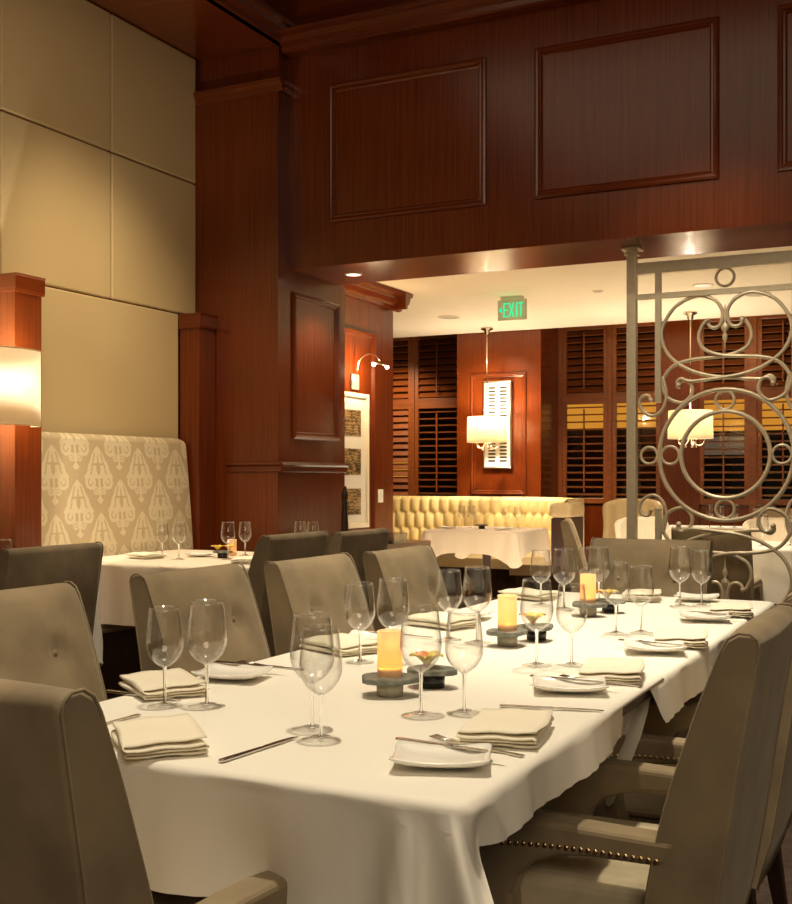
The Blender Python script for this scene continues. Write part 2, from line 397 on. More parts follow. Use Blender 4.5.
for x0, x1 in ((-5.84, -5.80), (-3.46, -3.41), (-1.96, -1.88), (-5.2, -5.0), (-4.03, -3.975), (-1.36, 3), (-8, -6.36)):
    b = MB(); b.box(x0, x1, YB-.06, YB+.05, .0, 3.0); b.build('window_mullion', 'shutter', pl, bevel=.004)
# outside at night
b = MB(); b.box(-14, 6, 16.1, 16.4, 0, 6); nf = b.build('night_facade', 'night'); struct(nf, 'dark building front across the street at night')
b = MB(); b.box(-14, 6, 12.5, 17.5, -.1, -.05); struct(b.build('ground', 'night'))
def outlit(nm, mat, x0, x1, z0, z1, label, cat, y=16.0, grid=0):
    b = MB(); b.box(x0, x1, y, y+.1, z0, z1); o = b.build(nm, mat, nf)
    return o
outlit('lit_awning', 'litwin', -6.2, -3.72, 1.93, 2.30, 'long amber lit awning across the street behind the middle shutters', 'awning')
outlit('lit_awning', 'litwin', -3.5, -1.5, 1.88, 2.36, 'amber lit awning across the street seen behind the metal screen', 'awning')
outlit('lit_window', 'litgrey', -3.3, -2.45, 1.55, 1.80, 'dim pinkish lit window across the street beneath the amber awning', 'window')
outlit('lit_window', 'litwin', -8.0, -7.62, 1.22, 1.50, 'small amber lit window across the street behind the left shutter', 'window')
outlit('street_light', 'litwhite', -8.38, -8.34, 1.55, 1.80, 'narrow white street light behind the dark left shutter', 'light')

# booth end posts on the left wall
def post(y0, y1, label):
    t = empty('booth_post', (-4.762, (y0+y1)/2, 0), 0, label, 'post', 'wooden posts on the fabric wall')
    h = (y1-y0)/2
    b = MB(); b.box(-.082, .082, -h, h, 0, 2.27); b.build('shaft', 'wood', t, bevel=.004)
    b = MB(); b.prism([(-.082, 2.26), (.094, 2.26), (.098, 2.28), (.098, 2.35), (.104, 2.365), (-.082, 2.365)], 'y', -h-.012, h+.012)
    b.build('cap', 'wood_h', t, bevel=.003)
post(4.70, 4.905, 'square mahogany post carrying the wall lamp at the left edge')
post(6.40, 6.585, 'square mahogany post at the far end of the damask booth')

# wall lamp on the left post
t = empty('wall_lamp', (-4.65, 4.60, 1.72), 0, 'lit white half-drum wall lamp on the left mahogany post', 'lamp')
b = MB(); pts = []
for i in range(25):
    a = -PI/2+PI*i/24; pts.append((.13*math.cos(a)**.5 if math.cos(a) > 1e-6 else 0, .17*math.sin(a)))
vs = [(x+.02, y, z) for z in (-.205, .205) for x, y in pts]
n = len(pts); b.add(vs, [(i, i+1, n+i+1, n+i) for i in range(n-1)], True); b.build('lamp_shade', 'shade', t, solid=.003)
for z in (-.205, .205):
    b = MB(); b.tube([(x+.02, y, z) for x, y in pts], .004, 6); b.build('shade_trim', 'tan_leather', t)
b = MB(); b.box(0, .015, .12, .20, -.08, .08); b.tube([(.010, .14, 0), (.06, .08, -.02), (.08, 0, -.02), (.08, 0, .02)], .006); b.build('bracket', 'chrome', t, bevel=.003)
b = MB(); b.ball((.08, 0, .05), .025); b.build('bulb', 'bulb', t)
light('POINT', 'wall_lamp_light', (-4.57, 4.50, 1.74), 42, (1, .90, .72), .03)

# ---------------------------------------------------------------- damask booth
def damask(y, z):
    py, pz = .39, .41; best = 0
    for oy, oz in ((0, 0), (.5, .5)):
        u = abs(((y/py+oy) % 1-.5)*2); v = ((z/pz+oz) % 1-.5)*2      # -1..1
        val = 0
        # crown: pointed spade built of leaf lobes
        if -.12 < v < .86:
            q = (v+.12)/.98; wd = .66*(1-q)**.72+.03*math.sin(q*19)*(1-q)
            if u < wd: val = 1
            if abs(u-wd*.60) < .030 and q < .80: val = 0
            if q > .12 and u < .025+.10*max(0, math.sin((q-.12)*7.2))*(1-q) and q < .72: val = 0
            if .42 < q < .48 and u < wd*.55: val = 0
        # side curls
        r = math.hypot(u-.40, (v+.22)*1.05)
        if r < .24: val = 1
        if .085 < r < .125 and not (u < .40 and v > -.2): val = 0
        r2 = math.hypot(u-.16, (v+.48)*1.05)
        if r2 < .135: val = 1
        if .05 < r2 < .08: val = 0
        # stem and foot
        if -.86 < v < -.10 and u < .045: val = 1
        if -.86 < v < -.66 and u < .16*(1-abs(v+.76)/.12): val = 1
        best = max(best, val)
    return best
t = empty('booth_bench', (-4.62, 5.5, 0), 0, 'high backed booth bench covered in tan and cream damask fabric', 'booth')
b = MB(); ny, nz_ = 330, 230; vs = []; fs = []; pv = []
for j in range(nz_+1):
    v = j/nz_; z = .46+1.04*v
    y0 = 4.91; y1 = 6.38+.015*(1-v)**1.3
    if z > 1.44: q = (z-1.44)/.06; y1 -= .05*(1-math.sqrt(max(0, 1-q*q)))
    for i in range(ny+1):
        y = y0+(y1-y0)*i/ny
        x = -4.70-.07*v**1.5 - (.035*((z-1.46)/.04)**2 if z > 1.46 else 0)
        e = min(y-y0, y1-y); x -= .02*max(0, 1-e/.02)**2
        vs.append((x+4.62, y-5.5, z)); pv.append(damask(y, z-.02))
for j in range(nz_):
    for i in range(ny):
        a = j*(ny+1)+i; fs.append((a, a+1, a+ny+2, a+ny+1))
b.add(vs, fs, True)
m = attr_mix('damask_fabric', 'damask', (.52, .40, .235), (.68, .575, .375), .6, .1)
me = bpy.data.meshes.new('backrest'); me.from_pydata(vs, [], fs); me.polygons.foreach_set('use_smooth', [True]*len(fs))
at = me.attributes.new('damask', 'FLOAT', 'POINT'); at.data.foreach_set('value', pv); me.materials.append(m)
o = bpy.data.objects.new('backrest', me); C.objects.link(o); o.parent = t
b = MB(); b.prism([(-.20, .0), (-.10, .0), (-.10, .45), (-.165, 1.45), (-.20, 1.46)], 'y', -.58, .88); b.build('back_frame', 'wood', t)
b = MB(); b.box(-.09, .36, -.58, .88, .36, .48); b.build('seat_cushion', m, t, bevel=.03, seg=4)
b = MB(); b.box(-.10, .32, -.57, .87, 0, .36); b.build('base', 'darkwood', t)

# ---------------------------------------------------------------- tables
def table(name, cx, cy, sx, sy, label, group=None, z=.752, legs=True):
    t = empty(name, (cx, cy, 0), 0, label, 'table', group)
    b = MB(); b.box(-sx/2, sx/2, -sy/2, sy/2, z-.035, z-.001); b.build('tabletop', 'darkwood', t)
    if legs:
        for a in (-1, 1):
            for c_ in (-1, 1):
                b = MB(); x = a*(sx/2-.14); y = c_*(sy/2-.25)
                b.box(x-.035, x+.035, y-.035, y+.035, 0, z-.035); b.build('leg', 'darkwood', t, bevel=.004)
    else:
        b = MB(); b.lathe([(.28, 0), (.28, .02), (.06, .05), (.04, .1), (.04, z-.035)], n=20, cap0=True); b.build('pedestal', 'darkwood', t)
    return t
def cloth(name, x0, x1, y0, y1, z, drop, label, mat='linen', rc=.05, group=None, tails=(1,1,1,1), dents=(), er=.018, wav=1.0, extra=None, cornerdrop=.45, flat=(), csh=0.0, ridge=.62):
    """drop(side, s) per side 0:-Y 1:+X 2:+Y 3:-X; tails = how much each corner (SW,SE,NE,NW) hangs lower"""
    P = []      # (x,y,nx,ny,side,s,cornerweight,cornersigned)
    seg = .022
    cs = [(x1-rc, y0+rc, -PI/2), (x1-rc, y1-rc, 0), (x0+rc, y1-rc, PI/2), (x0+rc, y0+rc, PI)]
    ends = [((x0+rc, y0), (x1-rc, y0), (0,-1)), ((x1, y0+rc), (x1, y1-rc), (1,0)), ((x1-rc, y1), (x0+rc, y1), (0,1)), ((x0, y1-rc), (x0, y0+rc), (-1,0))]
    corner_pts = [(x0, y0), (x1, y0), (x1, y1), (x0, y1)]
    for k in range(4):
        (ax, ay), (bx, by), nn = ends[k]; L = math.hypot(bx-ax, by-ay); m = max(2, int(L/seg))
        for i in range(m+1):
            u = i/m; P.append((ax+(bx-ax)*u, ay+(by-ay)*u, nn[0], nn[1], k))
        cx, cy, a0 = cs[k]
        for i in range(1, 8):
            a = a0+PI/2*i/8; P.append((cx+rc*math.cos(a), cy+rc*math.sin(a), math.cos(a), math.sin(a), k if i < 4 else (k+1) % 4))
    n = len(P); R = 16; vs = []; fs = []
    cxm, cym = (x0+x1)/2, (y0+y1)/2
    cum = [0]
    for i in range(1, n): cum.append(cum[-1]+math.hypot(P[i][0]-P[i-1][0], P[i][1]-P[i-1][1]))
    tot = cum[-1]+math.hypot(P[0][0]-P[-1][0], P[0][1]-P[-1][1])
    cpos = []
    for c_ in corner_pts: cpos.append(cum[min(range(n), key=lambda i: (P[i][0]-c_[0])**2+(P[i][1]-c_[1])**2)])
    sidec = [(3, 0), (0, 1), (1, 2), (2, 3)]
    dv = lambda k, q: drop(k, q) if callable(drop) else drop
    info = []
    for i, (x, y, nx, ny, k) in enumerate(P):
        best = None
        for c_ in range(4):
            ds = (cum[i]-cpos[c_]+tot/2) % tot-tot/2
            if best is None or abs(ds) < abs(best[0]): best = (ds, c_)
        ds, c_ = best; ka, kb = sidec[c_]
        f = min(1, max(0, (ds-csh+.03)/.06)); f = f*f*(3-2*f)
        cx_, cy_ = corner_pts[c_]
        qa = y if ka in (1, 3) else x; qb = y if kb in (1, 3) else x
        if csh and 0 < ds < csh: k = ka
        d = dv(ka, qa)*(1-f)+dv(kb, qb)*f if abs(ds-csh) < .03 else dv(k, y if k in (1, 3) else x)
        fl = (1 if ka in flat else 0)*(1-f)+(1 if kb in flat else 0)*f
        if abs(ds-csh) >= .03: fl = 1 if k in flat else 0
        info.append((ds, c_, d, fl))
    for (x, y, nx, ny, k) in P: vs.append((x-nx*(er+.004)-cxm, y-ny*(er+.004)-cym, z))
    for (x, y, nx, ny, k) in P: vs.append((x-nx*er-cxm, y-ny*er-cym, z))
    for q in range(1, 4):
        a = PI/2*q/4
        for (x, y, nx, ny, k), (ds, c_, d, fl) in zip(P, info): vs.append((x-nx*er*(1-math.sin(a))-cxm, y-ny*er*(1-math.sin(a))-cym, z-er*(1-math.cos(a))*(1-fl*.97)))
    for r in range(R+1):
        tt = r/R
        for i, (x, y, nx, ny, k) in enumerate(P):
            ds, c_, d, fl = info[i]; tl = tails[c_]
            e_ = ds+3*csh; up = 1 if ds < csh+.01 else max(0, 1-(ds-csh-.01)/.03) if csh else 1
            dlen = d+tl*cornerdrop*d*math.exp(-(e_/(.07+.35*d))**2)*up
            sr = .030+(.02+.12*d)*tt; A = (.05+.12*d)*tt**.7*tl*ridge
            rd = A*(math.exp(-((e_-sr)/(.014+.016*tt))**2)+math.exp(-((e_+sr)/(.014+.016*tt))**2)-.45*math.exp(-(e_/.018)**2))
            pin = .35*A*math.exp(-((abs(e_)-sr-.055)/.03)**2)
            wv_ = wav*(.006*math.sin(cum[i]*13+.6)+.0035*math.sin(cum[i]*37+2)*(1-.3*tt)+.002*math.sin(cum[i]*90))
            out = ((.006+.05*d)*tt - pin + wv_*(.25+.75*tt))*(1-fl)
            px, py = x+nx*out, y+ny*out
            qx = 1 if corner_pts[c_][0] > cxm else -1; qy = 1 if corner_pts[c_][1] > cym else -1
            px += qx*rd*.707; py += qy*rd*.707
            pz = z-er*(1-fl*.97)-max(.0, dlen-er)*tt*(1-fl)-.0003*tt
            for (qx_, qy_, qz_, amt, wd) in dents:
                g = math.exp(-((px-qx_)**2+(py-qy_)**2+((pz-qz_)*.8)**2)/(wd*wd)); px -= nx*amt*g; py -= ny*amt*g
            vs.append((px-cxm, py-cym, pz))
    rows = 5+R+1
    for r in range(rows-1):
        for i in range(n):
            j = (i+1) % n; fs.append((r*n+i, r*n+j, (r+1)*n+j, (r+1)*n+i))
    b = MB(); b.add(vs, fs, True); b.add(vs[:n], [tuple(range(n))])
    if extra: extra(b, cxm, cym)
    o = b.build(name, mat, None); o.location = (cxm, cym, 0)
    return tag(o, label, 'tablecloth', group)

TX0, TX1, TY0, TY1 = -1.63, -.63, 1.50, 4.55
table('dining_table', -1.13, 3.02, .96, 3.0, 'long dining table under two white cloths in the foreground')
def dn(k, s):
    if k == 0: return .205
    if k == 1:
        u = min(1, max(0, (s-2.49)/.08)); u = u*u*(3-2*u); return .080+.24*u
    return .10 if k == 3 else .02
cloth('tablecloth', TX0, TX1, TY0, 2.74, .7610, dn, 'white tablecloth over the near end of the long table, corner hanging low', rc=.03, csh=.018,
      tails=(1, 1, 0, 0), flat=(2,), dents=((-1.02, 1.46, .59, .06, .09), (-1.52, 1.46, .59, .05, .09), (-.60, 2.62, .42, .20, .22)), cornerdrop=.75, ridge=1.5)
def df(k, s): return .10 if k in (1, 3) else (.20 if k == 2 else .02)
cloth('tablecloth', TX0+.001, TX1-.001, 2.62, TY1, .7585, df, 'white tablecloth over the far half of the long table', rc=.035, tails=(0, 0, 1, 1), flat=(0,))
Z = .762
# booth tables
table('booth_table', -4.0, 5.5, 1.1, 1.15, 'booth table in front of the damask bench under a white cloth', 'booth tables')
cloth('tablecloth', -4.62, -3.36, 4.9, 6.1, Z-.001, .33, 'blush white tablecloth on the booth table before the damask bench', 'linen2')
table('booth_table', -4.0, 3.55, .8, 1.0, 'booth table under a white cloth behind the leftmost chairs', 'booth tables')
cloth('tablecloth', -4.42, -3.56, 2.95, 4.12, Z-.001, .28, 'white tablecloth with a hanging corner behind the tufted chair at the left edge', 'linen')
# lounge table in front of the tufted booth
table('lounge_table', -3.92, 9.8, .8, .8, 'square lounge table in front of the tufted cream booth', legs=False)
cloth('tablecloth', -4.37, -3.47, 9.34, 10.25, Z-.001, .20, 'white tablecloth with pointed corners before the tufted cream booth', 'linen2', cornerdrop=.6)
table('lounge_table', -1.25, 8.35, 1.2, .85, 'lounge table behind the dark chair seen through the screen')
cloth('tablecloth', -1.95, -.55, 7.85, 8.85, Z-.001, .36, 'white tablecloth on the lounge table at the right edge behind the screen', 'linen')
table('lounge_table', -1.9, 11.05, 1.2, .7, 'farthest lounge table below the shutters behind the screen')
cloth('tablecloth', -2.6, -1.2, 10.65, 11.45, Z-.001, .3, 'white tablecloth on the farthest lounge table below the shutters', 'linen')

# ---------------------------------------------------------------- dining chairs
def make_chair(W=.51, tufts=True, matk='velvet'):
    t = empty('dining_chair', (0, 0, 0), 0, 'chair', 'chair', 'taupe velvet dining armchairs')
    rear = [(-.235, .29), (-.262, .40), (-.283, .52), (-.315, .74), (-.350, .945)]
    top = [(-.349, .958), (-.338, .967), (-.318, .968), (-.300, .957), (-.288, .935)]
    fr = [Vector((x, 0, z)) for x, z in ((-.278, .91), (-.252, .84), (-.222, .75), (-.200, .68), (-.180, .60), (-.165, .52), (-.155, .44), (-.150, .30))]
    front = [(p.x, p.z) for p in catmull(fr, 4)]
    prof = rear+top+front
    N = 26; b = MB(); vs = []; fs = []; m = len(prof)
    for j in range(N+1):
        y = -W/2+W*j/N; e = 1-abs(2*y/W)
        for i, (x, z) in enumerate(prof):
            if i >= len(rear)+1:
                k = min(1, (i-len(rear))/4)
                x += .016*k*(1-(abs(2*y/W))**3)
                if tufts:
                    for by in (-.12, .12):
                        for bz in (.80, .62):
                            x -= .020*math.exp(-((y-by)**2+(z-bz)**2)/.0011)
                            x -= .006*math.exp(-((y-by)**2)/.0006-((z-bz)**2)/.006)
            if i < len(rear): x -= .006*(1-(2*y/W)**2)
            edge = max(0, 1-e*W/2/.02); z2 = z-.006*edge*(z > .93)
            vs.append((x, y, z2))
    for j in range(N):
        for i in range(m):
            k = (i+1) % m; fs.append((j*m+i, j*m+k, (j+1)*m+k, (j+1)*m+i))
    b.add(vs, fs, True)
    b.add(vs[:m], [tuple(range(m))]); b.add(vs[-m:], [tuple(range(m))])
    bk = b.build('backrest', matk, t)
    for s_ in (-1, 1):
        b = MB(); y = s_*(W/2-.001)
        b.tube([(x-(.001 if i < 5 else -.001), y, z+(.001 if 4 < i < 10 else 0)) for i, (x, z) in enumerate(prof[:-1])], .0028, 6)
        b.build('piping', matk, bk)
    if tufts:
        for by in (-.12, .12):
            for bz in (.80, .62):
                fx = [p for p in front if abs(p[1]-bz) < .03][0][0]
                b = MB(); b.ball((fx-.003, by, bz), .010, 10, 6, (.6, 1, 1)); b.build('button', matk, bk)
    b = MB(); b.box(-.17, .27, -W/2+.055, W/2-.055, .395, .50); b.build('seat_cushion', 'seat', t, bevel=.03, seg=4)
    b = MB(); b.box(-.20, .255, -W/2+.01, W/2-.01, .30, .395); b.build('seat_frame', matk, t, bevel=.01, seg=2)
    for s_ in (-1, 1):
        ya, yb = sorted((s_*(W/2+.003), s_*(W/2-.060)))
        poly = [(-.215, .604), (-.12, .606), (0, .610), (.08, .610), (.15, .604), (.185, .592), (.205, .572), (.21, .55), (.205, .52), (.20, .47), (.20, .39), (.07, .39), (.085, .43), (.088, .465), (.075, .50), (.045, .53), (.0, .548), (-.06, .555), (-.195, .556)]
        b = MB(); b.prism(poly, 'y', ya, yb); arm = b.build('armrest', matk, t, bevel=.012, seg=3)
        b = MB()
        pth = catmull([Vector(p) for p in ((-.18, 0, .567), (-.06, 0, .568), (.03, 0, .566), (.10, 0, .560), (.16, 0, .545), (.192, 0, .50), (.192, 0, .42))], 6)
        L = 0; nxt = 0
        for p, q in zip(pth, pth[1:]):
            dd = (q-p).length
            while nxt <= L+dd:
                c_ = p.lerp(q, (nxt-L)/dd)
                b.ball((c_.x, s_*(W/2+.0035), c_.z), .0052, 8, 4, (1, .6, 1)); nxt += .0135
            L += dd
        b.build('nailhead_trim', 'brass', arm)
    for x in (-.19, .20):
        for s_ in (-1, 1):
            b = MB(); y = s_*(W/2-.05); k = .03 if x > 0 else -.05
            v0 = [(x-.024, y-.024, .31), (x+.024, y-.024, .31), (x+.024, y+.024, .31), (x-.024, y+.024, .31)]
            v1 = [(x-.014+k, y-.014, 0), (x+.014+k, y-.014, 0), (x+.014+k, y+.014, 0), (x-.014+k, y+.014, 0)]
            b.add(v0+v1, [(0,1,2,3), (7,6,5,4), (0,4,5,1), (1,5,6,2), (2,6,7,3), (3,7,4,0)]); b.build('leg', 'darkwood', t, bevel=.003)
    return t
ch = make_chair()
chairs = [
 (-1.80, 2.07, 0, .985, 'tufted taupe chair cut off by the left photo edge, facing the long table'),
 (-1.79, 2.84, 0, .985, 'taupe velvet chair behind the two nearest left wine glasses, facing the long table'),
 (-1.71, 3.42, 0, .985, 'tufted taupe chair in the middle of the long table\'s left side'),
 (-1.66, 4.02, 0, .985, 'farthest tufted taupe chair on the long table\'s left side'),
 (-.65, 2.22, PI, 1, 'large taupe armchair with nailhead arms at the near right of the long table'),
 (-.65, 2.95, PI, 1, 'taupe armchair directly behind the large near right one, cut off by the photo edge'),
 (-1.20, 1.42, PI/2-.07, 1, 'taupe armchair at the near end of the long table, its back to the viewer'),
 (-1.19, 4.54, -PI/2, 1, 'taupe chair at the far head of the long table in front of the metal screen'),
 (-3.47, 3.36, PI, 1, 'taupe chair with dark back towards the viewer at the left booth table'),
 (-3.05, 4.46, PI, 1.01, 'taupe chair seen from behind, left of two by the booth tables'),
 (-3.02, 5.05, PI, 1, 'taupe chair seen from behind, farther one before the framed photos'),
 (-1.41, 7.62, PI/2, .945, 'dark backed chair seen through the lower scrolls of the metal screen'),
 (-2.35, 8.30, .25, .95, 'pale edged chair seen side on between the tufted booth and the screen post'),
 (-1.35, 10.55, PI/2, 1, 'brown chair farthest back at the right edge of the photo'),
]
for i, (x, y, rz, sc, lab) in enumerate(chairs):
    place(ch, i == 0, (x, y, 0), rz, lab, sc=sc)

# white tufted lounge chairs and tan lounge chair
def make_lounge(name, mat, W, H, label):
    t = empty(name, (0, 0, 0), 0, label, 'chair')
    # curved back, facing -Y
    b = MB(); n = 20; rows = 14; vs = []; fs = []
    for j in range(rows+1):
        v = j/rows; z = .34+(H-.34)*v
        for i in range(n+1):
            a = -1.15+2.3*i/n; r = W/2
            dpt = .014*abs(math.sin(a*4.5+j*.0))*abs(math.sin(v*7))
            zz = z-(.06*(abs(a)/1.15)**4)*v
            vs.append(((r-.06+dpt*-1)*math.sin(a), (r-.06-dpt)*math.cos(a)-.05, zz))
    for j in range(rows):
        for i in range(n): k = j*(n+1)+i; fs.append((k, k+1, k+n+2, k+n+1))
    b.add(vs, fs, True); o = b.build('backrest', mat, t); md = o.modifiers.new('solid', 'SOLIDIFY'); md.thickness = .07; md.offset = 1
    md = o.modifiers.new('sub', 'SUBSURF'); md.levels = 1; md.render_levels = 1
    b = MB(); b.lathe([(0.001, .30), (W/2-.09, .30), (W/2-.07, .33), (W/2-.07, .43), (W/2-.10, .46), (.001, .465)], n=28); b.build('seat_cushion', mat, t)
    for x in (-1, 1):
        for y in (-1, 1):
            b = MB(); b.lathe([(.012, 0), (.02, .31)], x*(W/2-.13), y*(W/2-.13), 10, True, True); b.build('leg', 'darkwood', t)
    return t
wc = make_lounge('lounge_chair', 'white_leather', .52, .90, 'white tufted lounge chair just left of and behind the screen post')
place(wc, True, (-2.42, 9.5, 0), 0, group='white lounge chairs')
place(wc, False, (-1.40, 9.75, 0), 0, 'white tufted lounge chair behind the right edge table, left of its neighbour', 'white lounge chairs')
place(wc, False, (-.92, 9.7, 0), 0, 'white tufted lounge chair at the right edge behind the screen', 'white lounge chairs')
tc_ = make_lounge('barrel_chair', 'tan_leather', .62, 1.04, 'tan high backed barrel chair right of the tufted booth'); tc_.location = (-2.66, 10.1, 0)

# ---------------------------------------------------------------- tufted cream booth
t = empty('tufted_booth', (-4.6, 11.0, 0), 0, 'curved cream booth with diamond tufted back below the white framed artwork', 'booth')
path = [(-6.9, 11.42), (-4.25, 11.42)]
pth = [Vector((-6.9+2.65*i/70, 11.42, 0)) for i in range(71)]
for i in range(1, 25):
    a = PI/2-PI/2*i/24*.92; pth.append(Vector((-4.25+.85*math.cos(a), 10.57+.85*math.sin(a), 0)))
d_ = (pth[-1]-pth[-2]).normalized()
for i in range(1, 13): pth.append(pth[-1]+d_*.03)
# resample
cum = [0]
for p, q in zip(pth, pth[1:]): cum.append(cum[-1]+(q-p).length)
NS = 420; pts = []
for i in range(NS+1):
    s = cum[-1]*i/NS; k = max(j for j in range(len(cum)) if cum[j] <= s+1e-9); k = min(k, len(pth)-2)
    pts.append((pth[k].lerp(pth[k+1], (s-cum[k])/max(1e-9, cum[k+1]-cum[k])), s))
vs = []; fs = []; RZ = 40; buttons = []
for j in range(RZ+1):
    v = j/RZ; z = .50+.53*v
    for i, (p, s) in enumerate(pts):
        q = pts[min(NS, i+1)][0]-pts[max(0, i-1)][0]; nrm = Vector((q.y, -q.x, 0)).normalized()
        rw = (z-.51)/.17; u1 = s/.118+(.5 if int(rw+4) % 2 else 0)
        hgt = (abs(math.sin(PI*u1))**.55)*(.35+.65*abs(math.sin(PI*rw))**.5)
        
        lean = -.03*v
        off = .02+.036*hgt+lean - (.04*max(0, (v-.93)/.07)**2)
        P_ = p+nrm*off; vs.append((P_.x+4.6, P_.y-11.0, z))
for j in range(RZ):
    for i in range(NS): k = j*(NS+1)+i; fs.append((k, k+1, k+NS+2, k+NS+1))
b = MB(); b.add(vs, fs, True); b.build('tufted_back', 'cream_leather', t)
# shell behind the tufting, with rolled end
def ribbon(b, o0, o1, z0, z1):
    va = []
    for i, (p, s) in enumerate(pts[::3]):
        ii = i*3; q = pts[min(NS, ii+1)][0]-pts[max(0, ii-1)][0]; nrm = Vector((q.y, -q.x, 0)).normalized()
        for o_, z in ((o0, z0), (o1, z0), (o1, z1), (o0, z1)): P_ = p+nrm*o_; va.append((P_.x+4.6, P_.y-11.0, z))
    f = []; m_ = len(va)//4
    for i in range(m_-1):
        for k in range(4): f.append((i*4+k, i*4+(k+1) % 4, (i+1)*4+(k+1) % 4, (i+1)*4+k))
    f += [(0,1,2,3), tuple((m_-1)*4+k for k in (3,2,1,0))]; b.add(va, f)
b = MB(); ribbon(b, -.13, -.035, 0, 1.025); b.build('back_shell', 'tan_leather', t, bevel=.015, seg=3)
b = MB(); ribbon(b, .03, .52, .30, .47); b.build('seat_cushion', 'tan_leather', t, bevel=.03, seg=3)
b = MB(); ribbon(b, .03, .46, 0, .30); b.build('base', 'darkwood', t)

# low dark wood partition right of booth
b = MB(); b.box(-.085, .085, -.2, .2, 0, .88)
t = empty('low_partition', (-3.13, 9.75, 0), 0, 'low dark wood partition with a padded tan top between booth and barrel chair', 'partition')
b.build('body', 'darkwood', t, bevel=.005); b = MB(); b.box(-.10, .10, -.22, .22, .88, 1.01); b.build('padded_top', 'tan_leather', t, bevel=.04, seg=4)

# ---------------------------------------------------------------- metal screen
SX = -1.277; SY = 7.07; SZ = 1.371
t = empty('metal_screen', (SX, SY, 0), 0, 'tall champagne metal scrollwork screen standing between the dining room and lounge', 'screen')
for sx in (-1, 1):
    b = MB(); b.box(sx*.57-.029, sx*.57+.029, -.029, .029, .0, ZS-.01); b.build('post', 'screen', t, bevel=.003)
    b = MB(); b.box(sx*.57-.06, sx*.57+.06, -.06, .06, ZS-.016, ZS-.001); b.box(sx*.57-.042, sx*.57+.042, -.042, .042, ZS-.05, ZS-.03); b.build('mounting_plate', 'screen', t, bevel=.003)
    for z0, z1 in ((1.70, 2.505), (2*SZ-2.505, 2*SZ-1.70)):
        b = MB(); b.box(sx*.405-.018, sx*.405+.018, -.018, .018, z0, z1); b.build('bar', 'screen', t, bevel=.002)
for s_ in (1, -1):
    for z, h in ((2.538, .036), (2.362, .018)):
        zz = SZ+s_*(z-SZ); b = MB(); b.box(-.55, .55, -.022 if h > .03 else -.014, .022 if h > .03 else .014, zz-h, zz+h); b.build('rail', 'screen', t, bevel=.003)
def ring(x, z, R, r):
    b = MB(); b.tube([(x+R*math.cos(a*2*PI/48), 0, z+R*math.sin(a*2*PI/48)) for a in range(48)], r, 10, closed=True); b.build('ring', 'screen', t)
ring(0, SZ, .398, .0135); ring(0, SZ, .264, .0135)
for s_ in (1, -1):
    ring(0, SZ+s_*.331, .055, .009); ring(s_*.331, SZ, .055, .009); ring(s_*.462, SZ, .052, .009)
    ring(0, SZ+s_*(2.448-SZ), .054, .009)
XC = -1.277
Ppts = [(-1.380,2.186), (-1.372,2.160), (-1.345,2.146), (-1.310,2.160), (-1.293,2.21), (-1.298,2.26), (-1.345,2.318), (-1.446,2.346), (-1.574,2.292), (-1.652,2.18), (-1.660,2.085), (-1.613,1.985), (-1.51,1.905), (-1.395,1.862), (-1.277,1.842), (-1.074,1.824), (-1.020,1.842), (-.992,1.825), (-.998,1.800)]
Rpts = [(-1.183,2.200), (-1.150,2.172), (-1.125,2.115), (-1.128,2.06), (-1.165,2.010), (-1.277,1.972), (-1.472,1.958), (-1.587,1.925), (-1.650,1.850), (-1.655,1.790), (-1.620,1.725), (-1.536,1.695), (-1.480,1.740), (-1.478,1.795), (-1.51,1.832), (-1.548,1.822), (-1.557,1.797)]
Lpts = [(-1.655,1.86), (-1.640,1.80), (-1.632,1.735), (-1.655,1.658), (-1.712,1.618), (-1.775,1.645), (-1.800,1.700), (-1.782,1.740), (-1.745,1.745), (-1.728,1.715)]
for s_ in (1, -1):
    for v_ in (1, -1):
        for q, (pp, r) in enumerate(((Ppts, .0115), (Rpts, .0115), (Lpts, .0105))):
            b = MB(); yo = (.006 if s_ > 0 else -.006)*(1 if q < 2 else 0)
            pl_ = [(s_*(x-XC), yo, SZ+v_*(z-SZ)) for x, z in pp]
            b.tube(pl_, r, 10, smooth_path=5)
            b.ball(pl_[-1], r*1.45, 12, 8)
            if q == 0: b.ball(pl_[0], r*1.45, 12, 8)
            b.build('scroll', 'screen', t)
for v_ in (1, -1):
    b = MB(); zf = lambda z: SZ+v_*(z-SZ)
    pr = [(.004, 2.28), (.004, 2.175), (.022, 2.155), (.024, 2.135), (.005, 2.115), (.016, 2.095), (.014, 2.075), (.004, 2.05), (.001, 1.98)]
    b.lathe([(r, zf(z)) for r, z in pr], n=12, sy=.6); b.build('finial', 'screen', t)

